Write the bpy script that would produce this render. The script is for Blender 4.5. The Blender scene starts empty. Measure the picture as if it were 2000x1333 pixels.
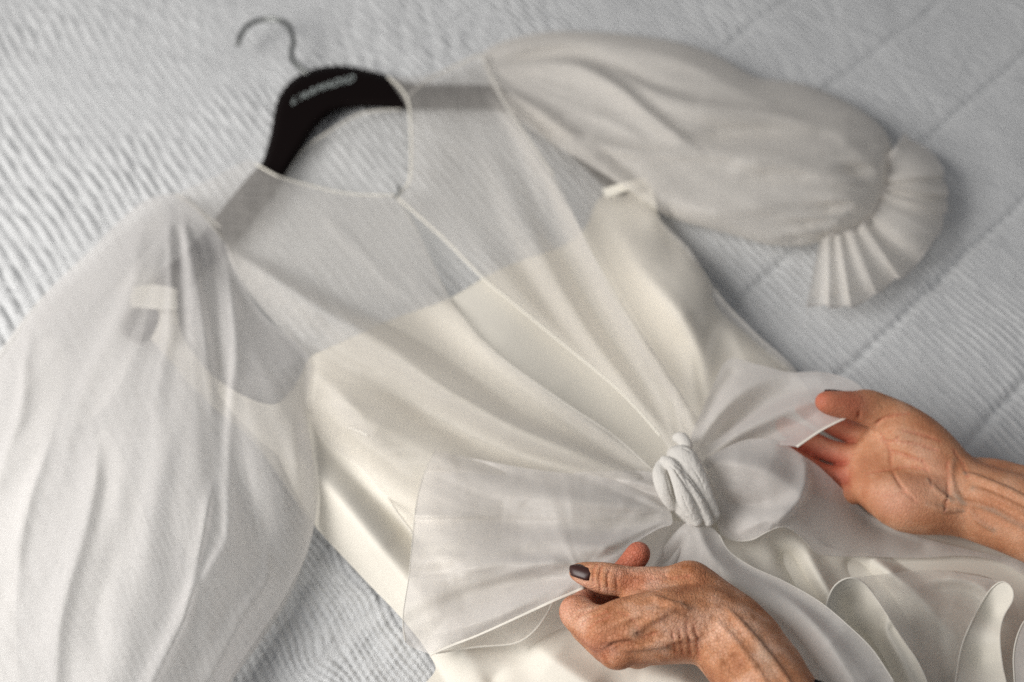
import bpy, bmesh, math, random
import numpy as np
from mathutils import Vector, Matrix
from mathutils.geometry import delaunay_2d_cdt

S = bpy.context.scene
COL = S.collection
rng = np.random.default_rng(7)

# ------------------------------------------------------------------ camera
CH, PITCH, FPX = 0.91, math.radians(50), 2778.0
cam = bpy.data.cameras.new('camera')
cam_o = bpy.data.objects.new('camera', cam); COL.objects.link(cam_o)
cam_o.location = (0, 0, CH)
cam_o.rotation_euler = (math.radians(90) - PITCH, 0, 0)
cam.lens = 50; cam.sensor_width = 36; cam.clip_start = 0.02; cam.clip_end = 50
cam.dof.use_dof = True; cam.dof.focus_distance = 0.945; cam.dof.aperture_fstop = 3.0
cam.dof.aperture_blades = 9
S.camera = cam_o

# ------------------------------------------------------------------ light
W = bpy.data.worlds.new('World'); S.world = W; W.use_nodes = True
bg = W.node_tree.nodes['Background']
bg.inputs['Color'].default_value = (0.87, 0.88, 0.92, 1); bg.inputs['Strength'].default_value = 0.205


def area(name, loc, target, sx, sy, power, color):
    l = bpy.data.lights.new(name, 'AREA'); l.shape = 'RECTANGLE'; l.size = sx; l.size_y = sy
    l.energy = power; l.color = color
    o = bpy.data.objects.new(name, l); COL.objects.link(o); o.location = loc
    d = Vector(target) - Vector(loc); o.rotation_euler = d.to_track_quat('-Z', 'Y').to_euler()
    return o


area('window_light', (-1.1, 0.25, 1.0), (-0.05, 0.85, 0.0), 0.95, 0.85, 26.5, (1.0, 0.965, 0.93))
S.view_settings.view_transform = 'Standard'; S.view_settings.look = 'None'
S.view_settings.exposure = 0.20; S.view_settings.gamma = 1.0
S.render.engine = 'CYCLES'
cy = S.cycles
cy.max_bounces = 7; cy.diffuse_bounces = 4; cy.glossy_bounces = 2; cy.transmission_bounces = 5
cy.transparent_max_bounces = 24; cy.use_denoising = False; cy.use_adaptive_sampling = True; cy.adaptive_threshold = 0.02; cy.sample_clamp_indirect = 3
cy.caustics_reflective = False; cy.caustics_refractive = False

# ------------------------------------------------------------------ helpers
CT, ST = math.cos(PITCH), math.sin(PITCH)


def proj(px, py, z):
    """picture point (2000 x 1333 frame) at height z (cm) above the bed -> place in metres"""
    px = np.asarray(px, float); py = np.asarray(py, float); z = np.asarray(z, float) / 100
    u = (px - 1000) / FPX; v = -(py - 666.5) / FPX
    dy = CT + v * ST; dz = -ST + v * CT
    t = (CH - z) / (-dz)
    return np.stack([u * t, dy * t, z + 0 * t], -1)


def P(px, py, z): return proj(px, py, z)


def noise2(x, y, seed=0):
    """smooth value noise, -1..1"""
    xi = np.floor(x).astype(int); yi = np.floor(y).astype(int)
    fx = x - xi; fy = y - yi
    fx = fx * fx * (3 - 2 * fx); fy = fy * fy * (3 - 2 * fy)

    def h(a, b):
        n = (a * 374761393 + b * 668265263 + seed * 974711) & 0x7fffffff
        n = ((n ^ (n >> 13)) * 1274126177) & 0x7fffffff
        n = n ^ (n >> 16)
        return (n & 0xffff) / 32767.5 - 1
    a = h(xi, yi); b = h(xi + 1, yi); c = h(xi, yi + 1); d = h(xi + 1, yi + 1)
    return (a * (1 - fx) + b * fx) * (1 - fy) + (c * (1 - fx) + d * fx) * fy


def fbm(x, y, seed=0, o=3):
    r = 0; a = 1
    for i in range(o):
        r = r + a * noise2(x, y, seed + i * 17); x = x * 2.03 + 3.1; y = y * 2.03 + 1.7; a *= .5
    return r


def cr(pts, n=8, closed=False):
    """Catmull-Rom through points; a point whose last entry is 'c' is a corner"""
    pts = [tuple(p) for p in pts]
    corner = [len(p) > 2 and p[-1] == 'c' for p in pts]
    q = np.array([p[:2] for p in pts], float); N = len(q); out = []
    segs = N if closed else N - 1
    for i in range(segs):
        p1 = q[i]; p2 = q[(i + 1) % N]
        p0 = q[(i - 1) % N] if (closed or i > 0) else 2 * p1 - p2
        p3 = q[(i + 2) % N] if (closed or i + 2 < N) else 2 * p2 - p1
        if corner[i]: p0 = 2 * p1 - p2
        if corner[(i + 1) % N]: p3 = 2 * p2 - p1
        L = np.hypot(*(p2 - p1)); m = max(1, int(round(L / n)))
        for k in range(m):
            t = k / m
            out.append(.5 * ((2 * p1) + (-p0 + p2) * t + (2 * p0 - 5 * p1 + 4 * p2 - p3) * t * t + (-p0 + 3 * p1 - 3 * p2 + p3) * t ** 3))
    if not closed: out.append(q[-1])
    return np.array(out)


def polydist(X, Y, pts, vals=None):
    """distance, sign (+ = left of travel as seen in the picture) and interpolated values"""
    pts = np.asarray(pts, float); best = np.full(X.shape, 1e18); sg = np.ones(X.shape)
    vv = None if vals is None else np.zeros(X.shape + (vals.shape[1],))
    for i in range(len(pts) - 1):
        ax, ay = pts[i]; bx, by = pts[i + 1]; dx, dy = bx - ax, by - ay; L2 = dx * dx + dy * dy + 1e-9
        t = np.clip(((X - ax) * dx + (Y - ay) * dy) / L2, 0, 1)
        ex = X - (ax + t * dx); ey = Y - (ay + t * dy); d2 = ex * ex + ey * ey
        m = d2 < best
        best = np.where(m, d2, best)
        sg = np.where(m, np.where(dx * ey - dy * ex < 0, 1, -1), sg)
        if vals is not None:
            w = vals[i] * (1 - t)[..., None] + vals[i + 1] * t[..., None]
            vv = np.where(m[..., None], w, vv)
    return np.sqrt(best), sg, vv


def inside(X, Y, poly):
    r = np.zeros(X.shape, bool); n = len(poly); j = n - 1
    for i in range(n):
        xi, yi = poly[i]; xj, yj = poly[j]
        c = ((yi > Y) != (yj > Y)) & (X < (xj - xi) * (Y - yi) / (yj - yi + 1e-12) + xi)
        r ^= c; j = i
    return r


class Field:
    """height in cm over picture position: smooth base through control points, plus folds"""

    def __init__(s, ctrl):
        c = np.array(ctrl, float); s.c = c[:, :2] / 100; z = c[:, 2]; n = len(c)
        K = s._k(np.hypot(*(s.c[:, None] - s.c[None]).transpose(2, 0, 1))) + np.eye(n) * .15
        A = np.zeros((n + 3, n + 3)); A[:n, :n] = K; A[:n, n] = 1; A[:n, n + 1:] = s.c; A[n:, :n] = A[:n, n:].T
        s.w = np.linalg.solve(A, np.concatenate([z, [0, 0, 0]])) if n > 2 else None
        s.z0 = z.mean(); s.fn = []

    def _k(s, r): return r * r * np.log(r + 1e-9)

    G = 1.0

    def fold(s, pts, left=1.0, right=1.0, gain=1.0):
        gain = gain * s.G
        """ridge along pts (x, y, height cm, half width px); left/right scale the two flanks"""
        a = np.array(pts, float)
        # smooth the line
        xy = cr([tuple(p[:2]) for p in a], 18)
        cum = np.r_[0, np.cumsum(np.hypot(*np.diff(a[:, :2], axis=0).T))]
        cu2 = np.r_[0, np.cumsum(np.hypot(*np.diff(xy, axis=0).T))]; cu2 *= cum[-1] / cu2[-1]
        h = np.interp(cu2, cum, a[:, 2]) * gain; w = np.interp(cu2, cum, a[:, 3])
        vals = np.stack([h, w], -1)
        lo = xy.min(0) - w.max() * 3.2 * max(left, right); hi = xy.max(0) + w.max() * 3.2 * max(left, right)

        def f(X, Y):
            out = np.zeros(X.shape); m = (X > lo[0]) & (X < hi[0]) & (Y > lo[1]) & (Y < hi[1])
            if not m.any(): return out
            d, sg, v = polydist(X[m], Y[m], xy, vals)
            ww = v[:, 1] * np.where(sg > 0, left, right)
            out[m] = v[:, 0] * (np.sqrt(1 + 1 / (1 + (d / ww) ** 2 * 6)) - 1 + np.exp(-(d / ww) ** 2)) / 1.414
            return out
        s.fn.append(f); return s

    def fan(s, apex, freq, amp, seed=0, r0=60, r1=600, sharp=1.0):
        def f(X, Y):
            dx = X - apex[0]; dy = Y - apex[1]; r = np.hypot(dx, dy) + 1e-6; a = np.arctan2(dy, dx)
            a = a + .05 * noise2(r / 170, a * 3, seed + 5)
            n = noise2(a * freq + 50, r / 520 + 3, seed) + .5 * noise2(a * freq * 2.1 + 90, r / 300, seed + 1) * np.clip(r / r1, 0, 1)
            n = np.sign(n) * np.abs(n) ** sharp
            g = np.clip(r / r0, 0, 1) * (.4 + .6 * np.clip(r / r1, 0, 1))
            return amp * n * g
        s.fn.append(f); return s

    def rough(s, scale, amp, seed=0, ang=0, stretch=1):
        c, sn = math.cos(math.radians(ang)), math.sin(math.radians(ang))

        def f(X, Y):
            a = (X * c + Y * sn) / (scale * stretch); b = (-X * sn + Y * c) / scale
            return amp * fbm(a, b, seed, 2)
        s.fn.append(f); return s

    def puff(s, line, H, w):
        """rounded drop towards a free edge, as where a layer turns under"""
        l = cr(line, 15)

        def f(X, Y):
            d, _, _ = polydist(X, Y, l); t = np.clip(d / w, 0, 1)
            return H * (np.sqrt(np.clip(1 - (1 - t) ** 2, 0, 1)) - 1)
        s.fn.append(f); return s

    def __call__(s, X, Y):
        X = np.asarray(X, float); Y = np.asarray(Y, float); sh = X.shape; X = X.ravel(); Y = Y.ravel()
        if s.w is not None:
            n = len(s.c); z = s.w[n] + s.w[n + 1] * X / 100 + s.w[n + 2] * Y / 100
            for i in range(n):
                z = z + s.w[i] * s._k(np.hypot(X / 100 - s.c[i, 0], Y / 100 - s.c[i, 1]))
        else: z = np.full(X.shape, s.z0)
        for f in s.fn: z = z + f(X, Y)
        return z.reshape(sh)


def link(name, me, mat, parent=None, smooth=True):
    o = bpy.data.objects.new(name, me); COL.objects.link(o)
    if mat is not None: me.materials.append(mat)
    if smooth: me.polygons.foreach_set('use_smooth', np.ones(len(me.polygons), bool))
    if parent is not None:
        o.parent = parent
        loc = Vector((0, 0, 0)); q = parent
        while q is not None: loc -= q.location; q = q.parent
        o.location = loc
    return o


def mesh(name, v, f):
    me = bpy.data.meshes.new(name); v = np.asarray(v, float)
    f = np.asarray(f, int) if not isinstance(f, list) else f
    if isinstance(f, np.ndarray):
        k = f.shape[1]
        me.vertices.add(len(v)); me.vertices.foreach_set('co', v.ravel())
        me.loops.add(f.size); me.loops.foreach_set('vertex_index', f.ravel().astype(np.int32))
        me.polygons.add(len(f)); me.polygons.foreach_set('loop_start', (np.arange(len(f)) * k).astype(np.int32))
        me.update(calc_edges=True)
    else: me.from_pydata([tuple(p) for p in v], [], f)
    return me


ZMIN = 0.35


def sheet(name, outline, field, mat, parent, step=6.5, closed_smooth=True, label=None, lift=0.0, above=()):
    o = cr(outline, step * .8, True)
    lo = o.min(0); hi = o.max(0)
    xs = np.arange(lo[0], hi[0], step); ys = np.arange(lo[1], hi[1], step * .866)
    X, Y = np.meshgrid(xs, ys); X = X + (np.arange(len(ys)) % 2)[:, None] * step * .5
    X = X.ravel(); Y = Y.ravel()
    m = inside(X, Y, o); X = X[m]; Y = Y[m]
    d, _, _ = polydist(X, Y, np.vstack([o, o[:1]])); m = d > step * .45; X = X[m]; Y = Y[m]
    pts = np.vstack([o, np.stack([X, Y], -1)]); n = len(o)
    r = delaunay_2d_cdt([Vector(p) for p in pts], [(i, (i + 1) % n) for i in range(n)], [], 1, 1e-4, False)
    v = np.array([tuple(p) for p in r[0]]); f = np.array([t for t in r[2] if len(t) == 3], int)
    ce = v[f].mean(1); f = f[inside(ce[:, 0], ce[:, 1], o)]
    z = np.maximum(field(v[:, 0], v[:, 1]) + lift, ZMIN)
    for g_, gap in above:
        a_ = g_(v[:, 0], v[:, 1]) + gap; z = a_ + np.maximum(z - a_, 0) + .25 * np.exp(-np.abs(z - a_) / .25)
    ob = link(name, mesh(name, proj(v[:, 0], v[:, 1], z), f[:, ::-1]), mat, parent)
    if label: ob['label'] = label
    return ob


def tube(name, P3, r, mat, parent, n=8, flat=1.0, label=None, cap=True):
    """tube along 3-D points (m); r in cm, scalar or list"""
    P3 = np.asarray(P3, float); N = len(P3); r = np.broadcast_to(np.asarray(r, float), (N,)) / 100
    T = np.gradient(P3, axis=0); T /= np.linalg.norm(T, axis=1)[:, None] + 1e-12
    up = np.array([0, 0, 1.]); v = []; f = []
    for i in range(N):
        a = np.cross(T[i], up); a /= np.linalg.norm(a) + 1e-9; b = np.cross(a, T[i])
        for k in range(n):
            t = 2 * math.pi * k / n
            v.append(P3[i] + r[i] * (a * math.cos(t) + b * math.sin(t) * flat))
    for i in range(N - 1):
        for k in range(n):
            f.append((i * n + k, i * n + (k + 1) % n, (i + 1) * n + (k + 1) % n, (i + 1) * n + k))
    if cap:
        f.append(tuple(range(n))[::-1]); f.append(tuple((N - 1) * n + k for k in range(n)))
    ob = link(name, mesh(name, v, f), mat, parent)
    if label: ob['label'] = label
    return ob


def hem(name, line, field, mat, parent, r=.09, up=.04, flat=.6, label=None):
    l = cr(line, 7); z = np.maximum(field(l[:, 0], l[:, 1]), ZMIN) + up
    return tube(name, proj(l[:, 0], l[:, 1], z), r, mat, parent, flat=flat, label=label)


def thing(name, label, cat, loc):
    o = bpy.data.objects.new(name, None); COL.objects.link(o); o.location = loc
    o.empty_display_size = .05; o['label'] = label; o['category'] = cat; return o


# ------------------------------------------------------------------ materials
class N:
    def __init__(s, name):
        s.m = bpy.data.materials.new(name); s.m.use_nodes = True; s.t = s.m.node_tree; s.t.nodes.clear()
        s.out = s.n('ShaderNodeOutputMaterial')

    def n(s, kind, **kw):
        x = s.t.nodes.new(kind)
        for k, v in kw.items():
            if k.startswith('i_'):
                x.inputs[k[2:].replace('_', ' ')].default_value = v
            else: setattr(x, k, v)
        return x

    def l(s, a, b): s.t.links.new(a, b)

    def math(s, op, a, b=None):
        x = s.t.nodes.new('ShaderNodeMath'); x.operation = op
        for i, q in enumerate((a, b)):
            if q is None: continue
            if isinstance(q, (int, float)): x.inputs[i].default_value = q
            else: s.l(q, x.inputs[i])
        return x.outputs[0]

    def noise(s, co, scale, detail=3, rough=.5, stretch=None, rot=None):
        if stretch is not None or rot is not None:
            mp = s.n('ShaderNodeMapping')
            if rot: mp.inputs['Rotation'].default_value = rot
            if stretch: mp.inputs['Scale'].default_value = stretch
            s.l(co, mp.inputs['Vector']); co = mp.outputs[0]
        x = s.n('ShaderNodeTexNoise'); x.inputs['Scale'].default_value = scale
        x.inputs['Detail'].default_value = detail; x.inputs['Roughness'].default_value = rough
        s.l(co, x.inputs['Vector']); return x.outputs[0]

    def ramp(s, fac, stops):
        x = s.n('ShaderNodeValToRGB'); e = x.color_ramp.elements
        while len(e) < len(stops): e.new(.5)
        for i, (p, c) in enumerate(stops):
            e[i].position = p; e[i].color = (*c, 1) if len(c) == 3 else c
        s.l(fac, x.inputs[0]); return x.outputs[0]

    def bump(s, h, strength, dist):
        x = s.n('ShaderNodeBump'); x.inputs['Strength'].default_value = strength; x.inputs['Distance'].default_value = dist
        s.l(h, x.inputs['Height']); return x


def organza(name, a=.5, color=(.78, .76, .71), trans=.42, rough_amp=.07, sheen=.015, crush=0.):
    g = N(name); co = g.n('ShaderNodeNewGeometry')
    tc = g.n('ShaderNodeTexCoord').outputs['Object']
    dot = g.n('ShaderNodeVectorMath', operation='DOT_PRODUCT'); g.l(co.outputs['Incoming'], dot.inputs[0]); g.l(co.outputs['Normal'], dot.inputs[1])
    c = g.math('MAXIMUM', g.math('ABSOLUTE', dot.outputs['Value']), .12)
    n1 = g.noise(tc, 260, 2, .6, stretch=(1, .12, 1), rot=(0, 0, .6))
    n2 = g.noise(tc, 240, 2, .6, stretch=(.12, 1, 1), rot=(0, 0, .6))
    n3 = g.noise(tc, 1500, 1, .5)
    v = g.math('ADD', g.math('MULTIPLY', g.math('SUBTRACT', n1, .5), rough_amp * 2), g.math('MULTIPLY', g.math('SUBTRACT', n2, .5), rough_amp * 2))
    v = g.math('ADD', v, g.math('MULTIPLY', g.math('SUBTRACT', n3, .5), rough_amp * 2.5))
    T = g.math('SUBTRACT', 1 - a, v)
    op = g.math('SUBTRACT', 1.0, g.math('POWER', g.math('MAXIMUM', T, .02), g.math('DIVIDE', 1.0, c)))
    b = g.bump(n3, .12, .0006)
    if crush:
        cr_ = g.bump(g.noise(tc, 130, 4, .65, stretch=(1, .35, 1), rot=(0, 0, .9)), crush, .004); g.l(cr_.outputs[0], b.inputs['Normal'])
    d = g.n('ShaderNodeBsdfDiffuse', i_Color=(*color, 1)); t = g.n('ShaderNodeBsdfTranslucent', i_Color=(*[min(1, k * 1.02) for k in color], 1))
    g.l(b.outputs[0], d.inputs['Normal'])
    m = g.n('ShaderNodeMixShader'); m.inputs[0].default_value = trans; g.l(d.outputs[0], m.inputs[1]); g.l(t.outputs[0], m.inputs[2])
    gl = g.n('ShaderNodeBsdfGlossy', i_Color=(1, 1, 1, 1), i_Roughness=.42)
    m3 = g.n('ShaderNodeMixShader'); m3.inputs[0].default_value = sheen; g.l(m.outputs[0], m3.inputs[1]); g.l(gl.outputs[0], m3.inputs[2])
    tr = g.n('ShaderNodeBsdfTransparent')
    m2 = g.n('ShaderNodeMixShader'); g.l(op, m2.inputs[0]); g.l(tr.outputs[0], m2.inputs[1]); g.l(m3.outputs[0], m2.inputs[2])
    g.l(m2.outputs[0], g.out.inputs[0]); return g.m


def simple(name, color, rough, metal=0., bump=None, spec=.5, sheen=0., sss=0., var=.0):
    g = N(name); p = g.n('ShaderNodeBsdfPrincipled'); tc = g.n('ShaderNodeTexCoord').outputs['Object']
    p.inputs['Base Color'].default_value = (*color, 1); p.inputs['Roughness'].default_value = rough
    p.inputs['Metallic'].default_value = metal; p.inputs['Specular IOR Level'].default_value = spec
    p.inputs['Sheen Weight'].default_value = sheen
    if sss:
        p.inputs['Subsurface Weight'].default_value = sss; p.inputs['Subsurface Radius'].default_value = (.008, .006, .005)
    if var:
        n = g.noise(tc, 900, 2, .7)
        lo = [c * (1 - var) for c in color]; hi = [min(1, c * (1 + var)) for c in color]
        g.l(g.ramp(n, [(.3, lo), (.7, hi)]), p.inputs['Base Color'])
    if bump:
        n = g.noise(tc, bump[0], 3, .6); b = g.bump(n, bump[1], bump[2]); g.l(b.outputs[0], p.inputs['Normal'])
    g.l(p.outputs[0], g.out.inputs[0]); return g.m


M_org = organza('organza', .28, (.86, .83, .785))
M_slv = organza('organza_sleeve', .40, (.77, .755, .745))
M_slv_u = organza('organza_sleeve_back', .34, (.79, .775, .74))
M_org_lo = organza('organza_single', .19, (.88, .87, .84))
M_org_hi = organza('organza_doubled', .58, (.75, .725, .70), trans=.35)
M_slv_r = organza('organza_right_sleeve', .48, (.90, .865, .81), trans=.35)
M_knot = organza('organza_gathered', .90, (.80, .78, .74), trans=.3, rough_amp=.12, sheen=0., crush=.55)
M_hem = organza('organza_hem', .62, (.80, .78, .73), trans=.3)
M_bind = organza('organza_binding', .88, (.81, .78, .71), trans=.2)
M_satin = simple('ivory_satin', (.71, .68, .605), .62, bump=(1500, .25, .0008), spec=.2, sheen=.1, var=.05)
M_ribbon = simple('ivory_ribbon', (.82, .79, .70), .35, spec=.4)
M_black = simple('black_lacquered_wood', (.006, .004, .004), .6, bump=(90, .04, .002), spec=.03)
M_steel = simple('brushed_steel', (.22, .23, .22), .35, metal=1.)
M_print = simple('silver_print', (.42, .47, .46), .5)
M_nail = simple('dark_nail_polish', (.040, .014, .012), .38, spec=.4)

# coverlet
g = N('white_cotton_coverlet'); p = g.n('ShaderNodeBsdfPrincipled'); tc = g.n('ShaderNodeTexCoord').outputs['Object']
n = g.noise(tc, 1400, 3, .7); g.l(g.ramp(n, [(.3, (.60, .615, .62)), (.72, (.78, .795, .80))]), p.inputs['Base Color'])
p.inputs['Roughness'].default_value = .95; p.inputs['Specular IOR Level'].default_value = .1; p.inputs['Sheen Weight'].default_value = .2
b = g.bump(g.noise(tc, 900, 3, .75), .9, .0018); g.l(b.outputs[0], p.inputs['Normal']); g.l(p.outputs[0], g.out.inputs[0])
M_bed = g.m


# ------------------------------------------------------------------ bedspread
def axis(lo, hi, a, b, fine, coarse):
    return np.unique(np.round(np.concatenate([np.arange(lo, a, coarse), np.arange(a, b, fine), np.arange(b, hi, coarse)]), 6))


bx = axis(-1.3, 1.3, -.57, .57, .0012, .02); by = axis(-.2, 2.3, .43, 1.27, .0012, .02)
X, Y = np.meshgrid(bx, by)
q0 = proj(1640, 720, 0); q1 = proj(1995, 385, 0); sd = (q1 - q0)[:2]; sd /= np.hypot(*sd)      # direction of the seams
rd = np.array([math.cos(math.radians(-58)), math.sin(math.radians(-58))])                       # direction of the ribs
wx = .005 * fbm(X * 5, Y * 5, 3); wy = .005 * fbm(X * 5, Y * 5, 9)
rp = (X + wx) * rd[1] - (Y + wy) * rd[0]                     # across the ribs
ra = (X + wx) * rd[0] + (Y + wy) * rd[1]                     # along the ribs
sn = (X - q0[0]) * (-sd[1]) + (Y - q0[1]) * sd[0] + .003 * fbm(X * 14, Y * 14, 31)    # across the seams
bw = .112
band = np.floor(sn / bw + .03); sf = (sn / bw + .03) - band
# ribs: rows of puffed channels whose ends are staggered and puckered
ph = np.log(np.maximum(.0092 + .0052 * (rp + .35), .004)) / .0052 + .30 * noise2(ra * 14, rp * 22, 12)
row = np.floor(ph)
brk = .5 + .5 * np.sin(2 * math.pi * (ra / .055 + .37 * row + .8 * noise2(row * 1.7, ra * 4, 5)))
rib = np.abs(np.sin(math.pi * ph)) ** .8
rib_h = 0.0036 * rib * (.45 + .55 * np.clip(brk * 1.8, 0, 1)) * 1.15 + .0004 * noise2(ra * 55, rp * 90, 8) + .0007 * noise2(ra * 160, rp * 260, 18)
# basket weave patch in the lower left
q = proj(700, 1180, 0); bas = np.clip(1.25 - np.hypot((X - q[0]) / .20, (Y - q[1]) / .17), 0, 1); bas = np.clip(bas * 4, 0, 1)
bk = .0027 * (.75 + .45 * noise2(rp * 95, ra * 95, 71)) * (np.abs(np.sin(math.pi * (rp / .0056 + 1.1 * noise2(rp * 38, ra * 38, 4)))) * (.45 + .55 * np.abs(np.sin(math.pi * (ra / .0062 + .5 * np.floor(rp / .0056)))))) + .0009 * noise2(X * 150, Y * 150, 44) + .0012 * noise2(X * 60, Y * 60, 45)
rib_h = rib_h * (.62 + .38 * np.clip(fbm(X * 9, Y * 9, 61) * 1.4, -1, 1)) * np.interp(X, [-.1, .25], [1.0, .55])
Z = rib_h * (1 - bas) + bk * bas
seam = np.minimum(sf, 1 - sf) * bw
mesh_r = np.clip((X - .08) / .1, 0, 1)
dash = .65 + .35 * np.sin(((X * sd[0] + Y * sd[1]) / .011 + .6 * noise2(X * 40, Y * 40, 2)) * 2 * math.pi)
Z = Z * np.clip(.35 + seam / .012, 0, 1) - (.0030 * np.exp(-(seam / .0042) ** 2) * (.5 + .5 * dash)) * mesh_r
Z += .0035 * fbm(X * 5, Y * 5, 77) + .0012 * fbm(X * 22, Y * 22, 78)
fl = ((X > -.57) & (X < .57) & (Y > .43) & (Y < 1.27))
Z = np.where(fl, Z, Z * .3) - .0035
ny, nx = X.shape; idx = np.arange(ny * nx).reshape(ny, nx)
F = np.stack([idx[:-1, :-1], idx[:-1, 1:], idx[1:, 1:], idx[1:, :-1]], -1).reshape(-1, 4)
bed = link('bedspread', mesh('bedspread', np.stack([X, Y, Z], -1).reshape(-1, 3), F), M_bed)
bed['kind'] = 'structure'

# ------------------------------------------------------------------ hanger
hl = P(620, 260, 0)
hanger = thing('coat_hanger', 'black wooden coat hanger with steel hook and small pale lettering, inside the sheer dress', 'hanger', tuple(hl))
arm_pts = [(232, 640), (255, 600), (300, 540), (350, 500), (400, 450), (450, 388), (490, 340), (512, 316), (528, 262), (536, 215), (548, 182), (575, 152), (615, 134), (665, 128),
           (715, 136), (757, 148), (800, 163), (880, 166), (960, 168), (1040, 190), (1120, 240), (1200, 310), (1240, 355), (1215, 385),
           (1160, 345), (1080, 272), (1010, 228), (955, 213), (860, 213), (785, 213), (715, 210), (668, 214), (640, 228), (612, 258), (590, 292), (566, 330), (540, 372), (490, 440), (440, 500), (380, 560), (335, 610), (300, 665), (262, 672)]
ho = cr(arm_pts, 8, True); ho_c = np.vstack([ho, ho[:1]])


class HF:
    def __call__(s, X, Y):
        X = np.asarray(X, float); Y = np.asarray(Y, float)
        d, _, _ = polydist(X, Y, ho_c); t = np.clip(d / 16, 0, 1)
        return .7 + .95 * np.sqrt(1 - (1 - t) ** 2)


ZMIN = .2
sheet('hanger_body', arm_pts, HF(), M_black, hanger, step=8)
hk = cr([(464, 88), (470, 70), (484, 50), (508, 40), (535, 38), (558, 46), (570, 64), (573, 86), (569, 104), (574, 120), (588, 134), (602, 146)], 4)
zz = np.interp(np.arange(len(hk)), [0, len(hk) * .5, len(hk) - 1], [1.8, 2.4, 1.2])
tube('hook', proj(hk[:, 0], hk[:, 1], zz), .25, M_steel, hanger, n=10)
# print on the hanger
cu = bpy.data.curves.new('print', 'FONT'); cu.body = "L'ARMADIO"; cu.size = 1; cu.extrude = .002; cu.space_character = 1.12
to = bpy.data.objects.new('print_tmp', cu); COL.objects.link(to)
dg = bpy.context.evaluated_depsgraph_get(); tm = bpy.data.meshes.new_from_object(to.evaluated_get(dg)); bpy.data.objects.remove(to)
v = np.array([tuple(a.co) for a in tm.vertices]); wt = v[:, 0].max(); ht = .7
a0 = np.array([568, 206.]); a1 = np.array([690, 160.]); du = a1 - a0; dn = np.array([.30, -.95])
px = a0[0] + v[:, 0] / wt * du[0] + v[:, 1] / ht * dn[0] * 15; py = a0[1] + v[:, 0] / wt * du[1] - 6 * np.sin(v[:, 0] / wt * math.pi) + v[:, 1] / ht * dn[1] * 15
w3 = proj(px, py, 1.68 + 0 * px); w3[:, 2] += v[:, 2] * .1
for i, a in enumerate(tm.vertices): a.co = w3[i]
tm.name = 'lettering'; link('lettering', tm, M_print, hanger, smooth=False)
ZMIN = .35

# ------------------------------------------------------------------ dress
dress = thing('dress', 'sheer ivory organza dress with puffed sleeves and a big bow, laid over the white bedspread', 'dress', tuple(P(1000, 700, 0)))
D = dress

# ---- satin slip (under layer)
f_slip = Field([(290, 600, 1.6), (450, 720, 2.2), (600, 780, 3.0), (700, 660, 2.5), (870, 600, 1.6), (1000, 560, 1.7), (1180, 400, 1.2), (1180, 560, 1.0), (1290, 450, 2.2), (1330, 560, 3.4), (1400, 640, 2.6),
                (1000, 700, 2.0), (800, 800, 2.2), (1200, 800, 2.0), (1290, 720, 1.6), (1450, 800, 1.8), (560, 900, 1.4), (620, 1010, .9), (760, 1150, .9), (850, 1250, .9), (700, 950, 2.7), (850, 1050, 3.0), (1000, 1200, 2.6),
                (1100, 1000, 3.0), (1300, 1000, 2.2), (1400, 1200, 2.2), (1200, 1350, 2.4), (1600, 1350, 2.0), (1700, 1100, 1.6), (2000, 1200, 1.0)])
f_slip.G = 1.25
f_slip.fold([(560, 870, 0, 30), (640, 950, 1.1, 42), (740, 1070, 1.5, 48), (850, 1200, 1.2, 50), (950, 1333, .8, 50)], 1, .8)
f_slip.fold([(600, 840, 0, 20), (720, 960, -.9, 30), (800, 1040, -1.1, 34), (880, 1130, -.5, 30)])
f_slip.fold([(1010, 1240, 0, 30), (1080, 1290, 1.0, 40), (1150, 1340, 1.0, 40)])
f_slip.fold([(900, 1290, 0, 30), (960, 1330, -.8, 30)])
f_slip.fold([(1250, 1310, 0, 30), (1330, 1330, 1.0, 40), (1400, 1380, 1.2, 40)])
f_slip.fold([(1190, 420, 0, 40), (1250, 520, 1.0, 46), (1330, 620, 1.5, 44), (1370, 700, .9, 34), (1380, 760, .2, 20)], 1, .8)
f_slip.fold([(1280, 430, .2, 30), (1310, 480, -.8, 26), (1330, 520, 0, 20)])
f_slip.fold([(870, 590, .1, 30), (960, 690, .5, 55), (1080, 780, .5, 60), (1200, 880, 0, 50)])
f_slip.rough(160, .28, 3, 40, 2.2)
f_slip.puff([(1180, 380), (1270, 400), (1335, 480), (1388, 550), (1400, 600), (1480, 670), (1560, 740)], .9, 30)
f_slip.puff([(400, 780), (500, 870), (600, 1010), (700, 1120), (790, 1215), (850, 1300), (890, 1400)], .9, 34)
slip_out = [(262, 568), (340, 562), (345, 600), (358, 660), (415, 735), (470, 772), (532, 792), (566, 768), (588, 735), (606, 700), (640, 682), (700, 655), (775, 622), (872, 587), (944, 545, 'c'), (1000, 518), (1080, 490), (1140, 450),
            (1175, 384), (1262, 352), (1290, 430), (1335, 480), (1388, 550), (1400, 600), (1480, 670), (1560, 740), (1700, 900), (2080, 1080), (2080, 1420), (890, 1420), (850, 1300),
            (790, 1215), (700, 1120), (600, 1010), (500, 870), (400, 780), (310, 680), (262, 615)]
sheet('slip', slip_out, f_slip, M_satin, D, 7)
f_const = Field([(0, 0, 2.2), (2000, 0, 2.2), (0, 1333, 2.2)])
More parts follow.
